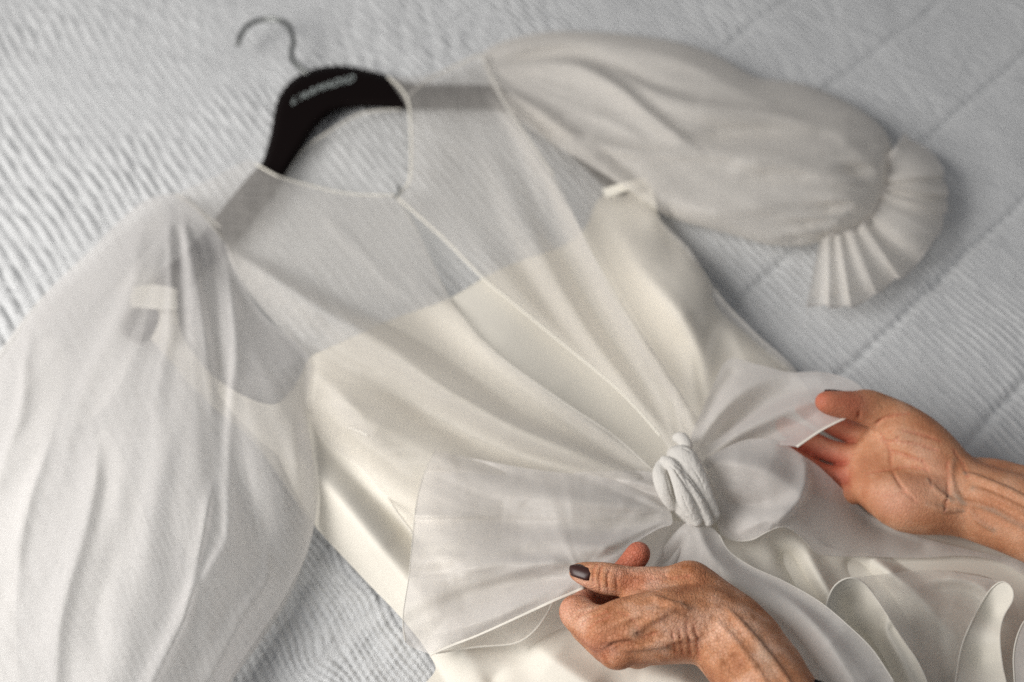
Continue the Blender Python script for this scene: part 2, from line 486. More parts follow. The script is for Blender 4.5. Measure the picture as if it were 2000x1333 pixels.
# hanging loops of the slip round the hanger arms
f_loop = Field([(250, 590, 2.3), (340, 590, 2.6), (300, 560, 2.5), (300, 610, 2.2)])
sheet('hanging_loop', [(258, 562, 'c'), (300, 556), (345, 566, 'c'), (346, 606, 'c'), (300, 604), (256, 600, 'c')], f_loop, M_ribbon, D, 6)
f_loop2 = Field([(1180, 370, 2.6), (1220, 360, 3.2), (1262, 352, 2.6), (1220, 380, 2.4)])
sheet('hanging_loop', [(1176, 370, 'c'), (1215, 358), (1258, 346, 'c'), (1264, 362, 'c'), (1222, 374), (1184, 386, 'c')], f_loop2, M_ribbon, D, 5)

# ---- back panel
f_back = Field([(500, 330, .7), (700, 230, .6), (940, 110, .8), (700, 400, .9), (900, 400, .9), (1100, 350, .9), (600, 500, .8), (1200, 700, 1.0), (900, 700, .9)])
f_back.rough(120, .25, 9)
back_out = [(430, 440), (500, 330, 'c'), (556, 346, 'c'), (572, 318), (600, 286), (645, 256), (700, 224), (745, 216), (790, 214, 'c'), (820, 170), (870, 138), (936, 106, 'c'), (975, 180), (1050, 310),
            (1150, 480), (1250, 700), (1200, 800), (900, 760), (700, 700), (540, 620), (450, 510)]
sheet('back_panel', back_out, f_back, M_org_lo, D, 9)
hem('neck_binding', [(556, 346), (572, 318), (600, 286), (645, 256), (700, 224), (745, 216), (785, 214)], f_back, M_bind, D, .11, .1)
hem('shoulder_seam', [(797, 188), (830, 160), (870, 138), (936, 106)], f_back, M_bind, D, .12, 1.3)

# ---- left front
f_lf = Field([(340, 380, 2.2), (420, 345, 1.9), (500, 318, 2.6), (555, 350, 2.4), (450, 430, 2.9), (640, 374, 1.6), (770, 383, 1.8), (700, 500, 1.9), (830, 480, 1.5), (880, 585, 2.6), (960, 680, 3.0), (1100, 780, 3.6), (1290, 930, 5.0),
              (600, 620, 3.8), (800, 720, 3.4), (1000, 830, 3.7), (700, 800, 3.6), (900, 900, 3.4), (1100, 960, 4.6), (600, 820, 2.6), (750, 980, 3.0), (810, 1040, 3.2)])
f_lf.G = 2.0
f_lf.fold([(440, 480, .2, 18), (520, 535, 1.3, 30), (620, 600, 1.6, 36), (740, 665, 1.3, 34), (860, 725, .9, 30), (960, 790, .3, 24)], .8, 1.2)
f_lf.fold([(640, 640, 0, 20), (760, 690, .6, 22), (880, 770, 1.4, 26), (1000, 835, 1.5, 26), (1120, 885, 1.1, 22), (1230, 930, .5, 16), (1290, 955, 0, 12)], .8, 1.2)
f_lf.fold([(560, 480, 0, 24), (680, 560, -.9, 30), (800, 630, -1.1, 34), (900, 700, -.9, 30), (1030, 780, -.8, 24), (1150, 850, -.5, 20), (1260, 920, 0, 12)])
f_lf.fold([(900, 640, 0, 12), (960, 690, .5, 16), (1060, 765, .7, 18), (1180, 850, .7, 16), (1280, 925, 0, 10)])
f_lf.fold([(640, 760, 0, 30), (740, 830, .9, 38), (850, 890, 1.0, 40), (960, 930, .7, 34), (1100, 950, .3, 24)])
f_lf.fold([(700, 730, 0, 20), (820, 800, -.8, 24), (960, 870, -.9, 24), (1100, 915, -.6, 20), (1240, 950, 0, 14)])
f_lf.fold([(610, 720, 0, 16), (680, 790, .7, 22), (730, 850, .6, 26), (800, 920, .2, 20)])
f_lf.fold([(600, 800, .1, 20), (680, 870, -1.2, 32), (750, 930, -1.0, 34), (820, 985, -.3, 24)], 1, .8)
f_lf.fold([(780, 395, 0, 10), (815, 470, -.5, 14), (860, 555, -.6, 16), (890, 600, -.2, 14)])
f_lf.fold([(620, 400, 0, 20), (660, 450, .4, 26), (740, 530, .4, 26), (830, 620, 0, 20)])
f_lf.rough(110, .16, 21, 38, 3).fan((1330, 960), 9, .45, 3, 60, 700).fan((1330, 960), 30, .20, 33, 60, 500).rough(26, .035, 8, 35, 3)
lf_out = [(342, 380, 'c'), (420, 345), (480, 314), (500, 318, 'c'), (556, 349), (640, 371), (700, 380), (772, 382, 'c'), (800, 425), (832, 490), (880, 587), (960, 683), (1100, 785), (1200, 852), (1290, 932, 'c'), (1310, 990), (1200, 1010),
          (1000, 1030), (860, 1040), (806, 1040, 'c'), (770, 990), (735, 955), (690, 905), (630, 860), (598, 800), (604, 740), (600, 692), (560, 655), (500, 590), (455, 520), (430, 455), (390, 410)]
sheet('front_panel', lf_out, f_lf, M_org, D, 6, above=((f_slip, .35),))
hem('neck_binding', [(500, 320), (530, 338), (556, 349), (640, 371), (700, 380), (772, 382)], f_lf, M_ribbon, D, .10, .12)
hem('neck_binding', [(340, 382), (390, 412), (430, 444)], f_lf, M_hem, D, .09, .08)
hem('front_edge', [(772, 384), (800, 425), (832, 490), (880, 587), (960, 683), (1100, 785), (1200, 852), (1290, 932)], f_lf, M_hem, D, .06, .03)
hem('side_seam', [(598, 800), (640, 825), (690, 838), (720, 852)], f_lf, M_hem, D, .10, .05)
hem('side_seam', [(700, 915), (745, 958), (775, 1000), (806, 1042)], f_lf, M_bind, D, .08, .08)

# ---- right side panel (sheer over slip)
f_rs = Field([(990, 200, 1.8), (1100, 300, 2.2), (1250, 400, 2.4), (1390, 560, 3.2), (1550, 730, 1.2), (1190, 520, 1.6), (1320, 600, 3.6), (1290, 700, 2.4), (1400, 800, 3.4), (1450, 650, 2.2)])
f_rs.fold([(1100, 320, 0, 20), (1150, 420, -.8, 34), (1210, 540, -1.0, 38), (1290, 680, -.9, 34), (1370, 800, 0, 20)])
f_rs.fold([(1180, 420, 0, 30), (1260, 500, .9, 40), (1340, 570, 1.1, 40), (1385, 640, .7, 34), (1380, 720, .3, 20)])
f_rs.fold([(1415, 615, 0, 12), (1385, 650, -.7, 14), (1368, 700, -.7, 14), (1372, 760, -.3, 12), (1385, 800, 0, 10)])
f_rs.fold([(1420, 620, .1, 14), (1440, 670, .9, 20), (1455, 700, .9, 20), (1480, 740, 0, 16)])
f_rs.fold([(1350, 640, .0, 14), (1352, 700, .6, 16), (1356, 760, .5, 12), (1370, 820, 0, 10)])
f_rs.rough(90, .15, 5, 50, 3)
f_rs.puff([(1290, 440), (1350, 500), (1400, 575), (1470, 650), (1556, 730)], 1.0, 30)
rs_out = [(975, 180), (1060, 240), (1180, 320), (1290, 430), (1350, 492), (1400, 570), (1470, 645), (1556, 728), (1540, 800), (1450, 870), (1360, 900), (1300, 760), (1200, 560), (1100, 400), (1020, 270)]
sheet('side_panel', rs_out, f_rs, M_org, D, 7, above=((f_slip, .35),))
hem('side_seam', [(1392, 560), (1430, 608), (1500, 678), (1556, 728)], f_rs, M_hem, D, .09, .04)

# ---- right front
f_rf = Field([(757, 150, 2.4), (797, 190, 2.4), (800, 350, 2.0), (775, 383, 2.0), (870, 470, 1.9), (945, 545, 2.6), (1060, 640, 3.0), (1190, 745, 3.4), (1290, 850, 4.4), (1335, 890, 5.4), (940, 110, 2.2), (970, 170, 2.6),
              (1050, 310, 3.0), (1150, 480, 3.4), (1250, 640, 3.8), (1370, 830, 4.6), (900, 300, 2.0), (1000, 450, 2.4), (1100, 600, 3.0)])
f_rf.G = 1.8
f_rf.fold([(965, 190, .1, 16), (1010, 250, .8, 22), (1070, 340, 1.3, 26), (1130, 440, 1.6, 26), (1190, 560, 1.7, 26), (1270, 690, 1.5, 24), (1340, 800, .8, 16), (1360, 850, .2, 10)], 1.0, .55)
f_rf.fold([(950, 300, 0, 24), (1010, 410, .5, 30), (1070, 520, .8, 30), (1140, 640, .9, 26), (1220, 750, .7, 20), (1310, 860, .2, 14)])
f_rf.fold([(980, 280, 0, 20), (1050, 400, -.6, 24), (1110, 520, -.8, 24), (1180, 640, -.9, 22), (1260, 760, -.6, 16), (1330, 860, 0, 12)])
f_rf.fold([(900, 380, 0, 24), (980, 480, -.4, 26), (1060, 590, -.6, 26), (1150, 690, -.4, 20), (1240, 790, 0, 16)])
f_rf.rough(110, .15, 61, 55, 3).fan((1340, 900), 9, .4, 13, 60, 700).fan((1340, 900), 30, .20, 43, 60, 500).rough(26, .035, 18, 58, 3)
rf_out = [(757, 150, 'c'), (800, 150), (870, 138), (936, 106, 'c'), (956, 150), (985, 205), (1040, 282), (1085, 350), (1120, 420), (1160, 500), (1220, 600), (1290, 705), (1345, 790), (1380, 850), (1350, 900), (1320, 905, 'c'),
          (1290, 852), (1245, 800), (1190, 746), (1070, 648), (1000, 590), (944, 544), (870, 470), (820, 425), (776, 386, 'c'), (790, 368), (800, 345), (801, 280), (797, 215)]
sheet('front_panel', rf_out, f_rf, M_org, D, 6, above=((f_slip, .35),))
hem('neck_binding', [(757, 150), (780, 170), (795, 192), (800, 215), (803, 280), (801, 345), (790, 368), (776, 383)], f_rf, M_ribbon, D, .11, .12)
hem('front_edge', [(776, 386), (820, 425), (870, 470), (944, 544), (1000, 590), (1070, 648), (1190, 746), (1245, 800), (1290, 852)], f_rf, M_ribbon, D, .085, .06)
tube('hook_and_eye', proj([770, 778, 780, 776], [386, 378, 370, 364], [2.3, 2.6, 2.7, 2.5]), .12, M_steel, D)

# ---- left sleeve
sl_out = [(342, 378, 'c'), (300, 385), (268, 402), (225, 440), (180, 485), (110, 552), (60, 605), (15, 665), (-40, 740), (-90, 860), (-120, 1050), (-110, 1250), (-60, 1420), (420, 1420), (452, 1333),
          (500, 1268), (560, 1175), (606, 1060), (621, 960), (612, 900), (600, 810), (604, 745), (606, 712), (596, 686), (560, 655), (510, 610), (470, 545), (443, 480, 'c'), (400, 425), (370, 395)]
edgeR = [(443, 480), (470, 545), (510, 610), (560, 655), (596, 686), (606, 712), (604, 745), (600, 810), (612, 900), (621, 960), (606, 1060), (560, 1175), (500, 1268), (452, 1333), (420, 1420)]
edgeL = [(342, 378), (300, 385), (268, 402), (225, 440), (180, 485), (110, 552), (60, 605), (15, 665), (-40, 740), (-90, 860), (-120, 1050), (-110, 1250)]


def sleeve_folds(f, g=1.0):
    F = f.fold
    F([(330, 400, .1, 10), (331, 475, .7, 14), (334, 569, .6, 16), (325, 680, .4, 22), (300, 800, .2, 24)], .9, .5, g)
    F([(355, 410, .1, 8), (362, 450, .8, 12), (380, 515, .9, 14), (397, 620, .9, 16), (408, 700, .7, 20), (418, 790, .3, 20)], .6, 1.0, g)
    F([(430, 470, .1, 8), (441, 510, .7, 12), (452, 580, .9, 14), (460, 690, .8, 16), (452, 770, .8, 20), (447, 870, .9, 24), (446, 961, .9, 28), (441, 1051, .9, 30), (408, 1113, .9, 32), (374, 1160, .9, 34), (342, 1232, .9, 36), (300, 1320, .9, 38), (270, 1400, 1, 30)], .9, .5, g)
    F([(345, 420, .1, 8), (349, 480, -.5, 10), (352, 560, -.5, 14), (365, 660, -.4, 16)], 1, 1, g)
    F([(410, 470, 0, 8), (420, 540, -.6, 12), (425, 620, -.7, 14), (430, 720, -.5, 16)], 1, 1, g)
    F([(300, 400, .1, 14), (272, 470, .7, 20), (258, 560, .8, 26), (220, 650, .8, 32), (172, 734, .8, 36), (140, 830, .6, 36), (120, 940, .4, 34)], .8, 1.1, g)
    F([(285, 430, 0, 14), (250, 540, -.5, 24), (200, 640, -.5, 30), (140, 760, -.5, 34)], 1, 1, g)
    F([(190, 860, .1, 14), (188, 930, .9, 18), (178, 990, 1.0, 20), (160, 1060, 1.0, 24), (135, 1140, 1.1, 24), (115, 1230, 1.0, 24), (108, 1333, .8, 26)], .7, 1.1, g)
    F([(420, 930, 0, 12), (406, 990, .7, 14), (384, 1108, .8, 14), (361, 1203, .8, 14), (332, 1265, .6, 16), (300, 1333, .2, 16)], .6, 1, g)
    F([(520, 1060, 0, 14), (522, 1132, .9, 18), (475, 1203, 1.1, 22), (446, 1260, 1.1, 22), (415, 1320, .9, 22)], .6, 1.1, g)
    F([(60, 640, 0, 14), (48, 724, .8, 20), (42, 800, .9, 22), (12, 890, .8, 24), (-10, 960, .4, 24)], .8, .6, g)
    F([(110, 820, 0, 14), (85, 900, .7, 18), (60, 970, .9, 18), (40, 1060, .8, 20), (35, 1160, .5, 22)], .7, 1, g)
    F([(240, 1000, 0, 30), (215, 1100, -.8, 36), (190, 1200, -.8, 36), (200, 1300, -.3, 34)], 1, 1, g)
    F([(340, 760, 0, 50), (330, 860, 1.0, 70), (310, 980, .9, 70), (280, 1090, .4, 60)], 1, 1, g)
    F([(470, 1060, 0, 26), (440, 1130, .7, 34), (410, 1190, .6, 34), (395, 1270, .2, 30)], 1, 1, g)
    F([(590, 760, 0, 12), (575, 830, .5, 16), (580, 900, .6, 18), (590, 980, .4, 18)], 1, 1, g)


c_top = [(342, 378, 1.6), (443, 480, 2.6), (380, 430, 2.4), (300, 480, 3.2), (390, 560, 4.6), (500, 620, 4.0), (200, 600, 3.6), (300, 700, 6.0), (450, 760, 6.0), (590, 740, 4.6), (150, 900, 5.6), (320, 900, 7.4), (500, 900, 6.4), (610, 930, 4.6),
         (0, 800, 3.2), (-60, 1100, 3.0), (100, 1150, 6.2), (300, 1100, 7.4), (480, 1100, 5.2), (590, 1060, 3.0), (250, 1300, 6.4), (420, 1300, 3.6), (50, 1333, 5.0), (100, 1420, 5)]
f_s1 = Field(c_top); sleeve_folds(f_s1, .75)
f_s1.fan((360, 400), 8, .55, 40, 80, 700).fan((360, 380), 24, .06, 140, 60, 700).rough(150, .22, 44, 80, 2.5)
f_s1.puff(edgeR, 2.6, 70); f_s1.puff(edgeL, 2.4, 80)
sheet('sleeve', sl_out, f_s1, M_slv, D, 6, above=((f_slip, .35),))
for pl in ([(345, 396), (362, 450), (380, 515), (397, 620), (408, 700), (418, 790), (436, 700), (444, 600), (438, 510), (420, 455), (390, 420)],
           [(452, 760), (446, 870), (446, 961), (444, 1051), (408, 1113), (374, 1160), (342, 1232), (300, 1333), (260, 1420), (400, 1420), (415, 1333), (446, 1260), (475, 1203), (522, 1132), (540, 1040), (520, 930), (490, 820)],
           [(47, 724), (43, 795), (10, 890), (-10, 960), (-60, 1200), (-60, 1420), (46, 1420), (35, 1300), (32, 1160), (44, 1060), (62, 966), (85, 900), (110, 820), (130, 700), (90, 660)],
           [(190, 850), (178, 990), (160, 1060), (135, 1140), (115, 1230), (105, 1333), (95, 1420), (240, 1420), (256, 1250), (296, 1090), (262, 950), (222, 860)],
           [(300, 400), (258, 560), (220, 650), (172, 734), (140, 830), (200, 800), (262, 700), (292, 600), (318, 480), (318, 410)],
           [(330, 640), (345, 760), (352, 900), (330, 1010), (380, 1090), (404, 990), (420, 900), (405, 760), (380, 660)]):
    sheet('sleeve_pleat', pl, f_s1, M_org_lo, D, 8, above=((f_slip, .2),), lift=-.35)
f_s0 = Field([(a, b, .6 + c * .16) for a, b, c in c_top]); f_s0.fan((380, 420), 6, .5, 70, 80, 700)
f_s0.fold([(420, 600, 0, 20), (360, 800, .6, 26), (280, 1000, .7, 30), (200, 1200, .6, 30)]); f_s0.fold([(520, 760, 0, 20), (540, 900, .6, 24), (530, 1050, .6, 24), (470, 1180, .3, 24)])
sheet('sleeve_underside', sl_out, f_s0, M_slv_u, D, 9)
hem('sleeve_seam', [(342, 380), (375, 400), (405, 430), (430, 462), (443, 484)], f_s1, M_hem, D, .16, .1)

# ---- right sleeve
sr_out = [(938, 106, 'c'), (980, 82), (1060, 64), (1150, 62), (1240, 70), (1320, 82), (1390, 105), (1440, 132), (1480, 152), (1525, 158), (1580, 168), (1650, 198), (1705, 232), (1734, 268), (1742, 310), (1738, 352), (1722, 392),
          (1700, 428), (1652, 452), (1610, 468), (1570, 480), (1500, 478), (1420, 456), (1350, 438), (1310, 425), (1270, 400), (1180, 340), (1080, 280), (1010, 230), (965, 175)]
top_e = sr_out[:16]; top_e = [p[:2] for p in top_e]
c_r = [(938, 106, 1.6), (1010, 220, 2.4), (1060, 80, 2.2), (1150, 140, 4.0), (1250, 90, 3.4), (1300, 200, 5.2), (1200, 300, 4.0), (1400, 180, 4.6), (1400, 300, 5.6), (1350, 420, 3.4), (1500, 220, 4.6), (1500, 350, 6.0), (1500, 460, 3.6), (1620, 230, 4.0), (1640, 330, 6.2), (1600, 440, 4.0), (1730, 300, 3.4), (1700, 400, 3.6)]
f_r1 = Field(c_r)
R = f_r1.fold
R([(960, 110, .1, 10), (1020, 92, .7, 14), (1110, 82, .8, 18), (1220, 90, .8, 22), (1330, 120, .9, 26), (1420, 165, .6, 24), (1500, 200, .2, 20)], 1, .9)
R([(965, 125, .1, 10), (1030, 112, -.6, 12), (1120, 105, -.8, 16), (1200, 130, -1.0, 20), (1280, 165, -.9, 20), (1360, 190, -.4, 20)])
R([(965, 140, .1, 10), (1050, 125, .9, 16), (1130, 130, 1.4, 20), (1200, 165, 1.7, 24), (1260, 215, 1.5, 24), (1320, 262, .9, 20), (1360, 290, .2, 16)], .5, 1.3)
R([(1190, 130, 0, 12), (1275, 178, 1.2, 20), (1375, 207, 1.4, 24), (1500, 222, 1.2, 24), (1580, 240, .9, 20), (1650, 240, .4, 18)], .6, 1.2)
R([(1330, 265, 0, 14), (1400, 262, -1.0, 20), (1500, 258, -1.1, 20), (1600, 265, -.8, 16), (1650, 275, 0, 12)])
R([(985, 175, .1, 10), (1060, 220, .9, 16), (1120, 262, 1.0, 18), (1200, 290, 1.0, 18), (1300, 300, .9, 20), (1420, 300, .8, 20), (1540, 305, .6, 18), (1620, 300, .2, 14)], .7, 1)
R([(1010, 200, 0, 10), (1080, 258, -.8, 14), (1140, 270, -.5, 12)])
R([(1100, 240, 0, 12), (1160, 225, .5, 16), (1220, 250, .5, 18), (1270, 280, 0, 16)])
R([(1310, 400, 0, 20), (1400, 410, .9, 26), (1480, 405, .8, 26), (1560, 395, .2, 20)])
R([(1440, 350, 0, 14), (1500, 345, -.7, 18), (1570, 350, -.6, 18), (1640, 370, -.1, 14)])
R([(1420, 325, 0, 14), (1480, 320, .5, 18), (1560, 330, .5, 16), (1640, 350, 0, 12)])
for i in range(11):     # gathers that run into the cuff seam
    a = i / 10; gx = 1740 + (1600 - 1740) * a ** 1.3; gy = 290 + (465 - 290) * a ** .8
    ang = math.radians(200 + 28 * a * (-1) + 12 * noise2(np.array(i * 1.3), np.array(.5), 6)); L = 90 + 50 * ((i * 37) % 10) / 10
    R([(gx, gy, .35, 8), (gx + L * .5 * math.cos(ang), gy - L * .5 * math.sin(ang) * -.4, .5 * (1 if i % 2 else -1), 10), (gx + L * math.cos(ang), gy - L * math.sin(ang) * -.4, 0, 12)])
R([(1630, 262, .1, 14), (1676, 296, .5, 16), (1712, 330, .5, 14), (1722, 360, .3, 10)]); R([(1600, 300, 0, 14), (1660, 330, -.45, 16), (1705, 372, -.4, 12)])
R([(1560, 345, 0, 14), (1630, 372, .5, 16), (1680, 400, .5, 14), (1700, 415, .2, 8)])
f_r1.rough(90, .2, 90, 15, 3).fan((930, 120), 16, .28, 190, 60, 700)
f_r1.puff(top_e, 1.9, 44); f_r1.puff([(1742, 310), (1738, 352), (1722, 392), (1700, 428), (1652, 452), (1610, 468)], 1.2, 26); f_r1.puff([(1610, 470), (1570, 482), (1500, 480), (1420, 458), (1350, 440), (1310, 425)], 2.0, 40)
sheet('sleeve', sr_out, f_r1, M_slv_r, D, 5.5)
f_r0 = Field([(a, b, .5 + c * .15) for a, b, c in c_r]); f_r0.rough(60, .35, 6, 10, 2.5)
sheet('sleeve_underside', sr_out, f_r0, M_org, D, 9)
hem('sleeve_seam', [(938, 106), (958, 145), (985, 200), (1035, 275), (1080, 340)], f_rf, M_hem, D, .13, .25)


def ruffle(name, inner, outer, pleats, amp, zin, zout, mat, parent, seed=0, nu=220, nv=22, lean=10, hemmat=None):
    """gathered frill between a seam line and its free edge, folded into uneven pleats"""
    def res(l, n):
        l = cr(l, 3); c = np.r_[0, np.cumsum(np.hypot(*np.diff(l, axis=0).T))]; t = np.linspace(0, c[-1], n)
        return np.stack([np.interp(t, c, l[:, 0]), np.interp(t, c, l[:, 1])], -1)
    a = res(inner, nu); b = res(outer, nu); u = np.linspace(0, 1, nu); v = np.linspace(0, 1, nv)
    ph = 2 * math.pi * pleats * (u + .9 / pleats * noise2(u * pleats * .55, u * 0, seed))
    A = .7 + .55 * noise2(u * pleats * .8, u * 0 + 5, seed + 1)
    wv = np.sin(ph) + .25 * np.sin(2 * ph + 1)
    tx = np.gradient(b, axis=0); tx /= np.linalg.norm(tx, axis=1)[:, None]
    G = a[None] * (1 - v)[:, None, None] + b[None] * v[:, None, None]
    G = G + tx[None] * (np.sin(ph + 1.2) * lean)[None, :, None] * (v ** .7)[:, None, None]
    b = b + (8 * noise2(u * 7, u * 0 + 2, seed + 4))[:, None] * (b - a) / 110
    G = a[None] * (1 - v ** .85)[:, None, None] + b[None] * (v ** .85)[:, None, None] + tx[None] * (np.sin(ph + 1.2) * lean * (.4 + .6 * A))[None, :, None] * (v ** .7)[:, None, None]
    dr = (b - a) / (np.linalg.norm(b - a, axis=1)[:, None] + 1e-9)
    G = G + dr[None] * (3 * np.cos(ph))[None, :, None] * v[:, None, None]
    Zz = zin * (1 - v)[:, None] + zout * v[:, None] + amp * (wv * A)[None] * (.55 + .45 * v)[:, None]
    Zz = Zz + (.9 * np.sin(np.pi * v) ** .8)[:, None] * (1 + .3 * noise2(u * 5, u * 0 + 9, seed))[None]
    Zz = np.maximum(Zz, .3); vv = proj(G[..., 0], G[..., 1], Zz).reshape(-1, 3)
    ix = np.arange(nv * nu).reshape(nv, nu)
    f = np.stack([ix[:-1, :-1], ix[:-1, 1:], ix[1:, 1:], ix[1:, :-1]], -1).reshape(-1, 4)
    o = link(name, mesh(name, vv, f), mat, parent)
    e = proj(G[-1, :, 0], G[-1, :, 1], Zz[-1] + .02)
    if hemmat: tube('cuff_hem', e, .07, hemmat, parent, n=6)
    return o


cuff_in = [(1737, 300), (1736, 345), (1722, 392), (1700, 428), (1668, 450), (1640, 458), (1602, 462)]
cuff_out = [(1765, 262), (1815, 300), (1843, 365), (1836, 430), (1800, 500), (1735, 556), (1668, 590), (1582, 588)]
ruffle('cuff', cuff_in, cuff_out, 9, .75, 2.8, 2.0, M_slv_r, D, 3, hemmat=M_org_hi)
ruffle('cuff_lining', cuff_in, [(x - 6, y - 10) for x, y in cuff_out], 7, .3, 1.2, .7, M_org, D, 11)
l = cr(cuff_in, 5); tube('cuff_seam', proj(l[:, 0], l[:, 1], 2.7 + .2 * np.sin(np.arange(len(l)) * .9)), .16, M_org_hi, D)

# ---- skirt and peplum, lower right
f_pl = Field([(1400, 1050, 3.0), (1550, 1040, 3.2), (1500, 1200, 3.0), (1650, 1100, 2.0), (1800, 1090, 1.6), (2000, 1110, 1.0), (1750, 1200, 2.2), (1850, 1250, 1.8), (2000, 1250, 1.2), (1700, 1400, 3.0), (1950, 1400, 3.0)])
f_pl.fold([(1570, 1070, .2, 18), (1600, 1130, 1.6, 26), (1640, 1200, 1.6, 30), (1700, 1300, 1.2, 30)], .8, 1.1)
f_pl.fold([(1500, 1050, 0, 16), (1540, 1090, -1.4, 24), (1580, 1150, -1.6, 26), (1620, 1220, -1.2, 26)])
f_pl.fold([(1690, 1080, .2, 16), (1740, 1120, 1.7, 22), (1790, 1160, 1.3, 26), (1860, 1240, .6, 26)], .8, 1)
f_pl.fold([(1650, 1090, 0, 14), (1680, 1120, -1.2, 18), (1720, 1170, -1.3, 20), (1780, 1260, -.8, 24)])
f_pl.fold([(1800, 1140, .2, 20), (1860, 1130, 1.3, 22), (1920, 1150, 1.3, 22), (1950, 1200, .4, 18)], 1, .7)
f_pl.fold([(1830, 1100, 0, 14), (1880, 1105, -1.2, 16), (1940, 1110, -1.0, 16), (2010, 1120, -.4, 16)])
f_pl.rough(80, .25, 15)
sheet('peplum', [(1390, 1030), (1450, 1000), (1550, 1010), (1620, 1070), (1750, 1080), (1900, 1075), (2060, 1080), (2070, 1420), (1500, 1420), (1430, 1200)], f_pl, M_satin, D, 6)
u1 = [(1612, 1215), (1616, 1175), (1632, 1143), (1660, 1129), (1688, 1140), (1722, 1185), (1760, 1245), (1792, 1292), (1815, 1345), (1835, 1420)]
f_u1 = Field([(1612, 1215, 6.6), (1660, 1130, 7.0), (1722, 1185, 6.2), (1790, 1290, 6.0), (1835, 1420, 6.0), (1640, 1280, 4.0), (1700, 1400, 2.0), (1690, 1240, 2.4), (1660, 1175, 3.6), (1745, 1330, 2.2)])
f_u1.fold([(1740, 1200, .1, 10), (1730, 1230, .9, 12), (1760, 1290, 1.2, 16), (1790, 1360, 1.0, 18)], 1, .7)
sheet('peplum_flute', u1 + [(1640, 1420), (1600, 1320)], f_u1, M_satin, D, 5)
hem('peplum_hem', u1, f_u1, M_bind, D, .06, .03)
u2 = [(1850, 1420), (1866, 1333), (1878, 1265), (1898, 1215), (1925, 1165), (1945, 1142), (1962, 1137), (1977, 1150), (1978, 1172), (1960, 1205), (1953, 1245), (1958, 1300), (1966, 1340), (1975, 1420)]
f_u2 = Field([(1866, 1333, 4.0), (1898, 1215, 4.2), (1960, 1137, 5.0), (1978, 1172, 4.8), (1955, 1245, 4.4), (1966, 1340, 4.0), (1918, 1290, 1.6), (1920, 1420, 1.4), (1938, 1200, 2.4)])
sheet('peplum_flute', u2, f_u2, M_satin, D, 5)
hem('peplum_hem', u2, f_u2, M_bind, D, .06, .03)
u3 = [(1985, 1420), (1982, 1340), (1980, 1280), (1990, 1235), (2010, 1205), (2060, 1180)]
f_u3 = Field([(1982, 1340, 3.6), (1990, 1235, 4.0), (2060, 1180, 4.2), (2050, 1400, 4.5)])
sheet('peplum_flute', u3 + [(2080, 1420)], f_u3, M_org_hi, D, 6)
hem('peplum_hem', u3, f_u3, M_bind, D, .06, .03)
# piece between the flutes and the skirt folds
f_sw = Field([(1660, 1130, 6.6), (1722, 1185, 6.1), (1790, 1292, 5.9), (1835, 1420, 5.6), (1866, 1333, 3.8), (1898, 1215, 4.0), (1960, 1137, 4.8), (1800, 1125, 4.0), (1880, 1125, 3.4), (1800, 1200, 4.6), (1835, 1270, 4.2)])
f_sw.fold([(1710, 1150, 0, 20), (1790, 1165, .8, 30), (1860, 1185, .7, 30), (1900, 1205, .1, 20)])
f_sw.fold([(1835, 1180, 0, 20), (1838, 1240, -.6, 26), (1842, 1333, -.6, 20)])
sheet('peplum_drape', [(1660, 1130, 'c'), (1688, 1140), (1722, 1185), (1760, 1245), (1792, 1292), (1815, 1345), (1835, 1420, 'c'), (1850, 1420, 'c'), (1866, 1333), (1878, 1265), (1898, 1215), (1925, 1165), (1945, 1142), (1958, 1137, 'c'), (1900, 1124), (1820, 1114), (1740, 1120)], f_sw, M_org, D, 5)

# ---- bow: right tail
t1 = [(1372, 905), (1400, 884), (1450, 861), (1492, 857), (1532, 868), (1566, 889), (1602, 914), (1650, 960), (1700, 1008), (1780, 1044), (1900, 1076), (2050, 1110), (2050, 1150), (1950, 1098), (1880, 1086), (1800, 1090), (1700, 1088), (1620, 1086),
      (1592, 1078), (1570, 1054), (1545, 1034), (1522, 1030), (1495, 1041), (1468, 1055), (1435, 1056), (1408, 1042), (1396, 1000), (1385, 950)]
f_t1 = Field([(1385, 910, 5.6), (1450, 865, 5.6), (1530, 870, 6.0), (1600, 915, 5.0), (1700, 1010, 2.6), (2050, 1120, 1.6), (1800, 1090, 2.2), (1580, 1070, 4.8), (1520, 1031, 6.2), (1440, 1056, 4.0), (1410, 1040, 4.4), (1450, 960, 5.8), (1560, 980, 5.2), (1680, 1050, 3.0), (1900, 1085, 1.8)])
f_t1.fold([(1395, 900, .2, 12), (1440, 905, .9, 24), (1500, 920, 1.0, 30), (1545, 950, .6, 26), (1590, 1000, .1, 20)])
f_t1.fold([(1400, 960, .1, 10), (1440, 985, -.9, 18), (1490, 990, -.7, 22), (1540, 985, 0, 20)])
f_t1.fold([(1572, 905, .3, 12), (1574, 945, .9, 13), (1556, 985, .9, 13), (1520, 1020, .5, 12)], .6, 1.6)
f_t1.fold([(1430, 1050, 0, 12), (1480, 1020, .7, 16), (1530, 1000, .7, 16), (1580, 1010, 0, 16)])
f_t1.fold([(1630, 960, 0, 20), (1700, 1020, -.7, 26), (1800, 1060, -.5, 22)])
f_t1.rough(70, .16, 31)
sheet('bow_tail', t1, f_t1, M_org_hi, D, 5)
hem('bow_hem', [(1396, 1000), (1408, 1042), (1435, 1056), (1468, 1055), (1495, 1041), (1522, 1030), (1545, 1034), (1570, 1054), (1592, 1078), (1620, 1086), (1700, 1088)], f_t1, M_hem, D, .035, .02)
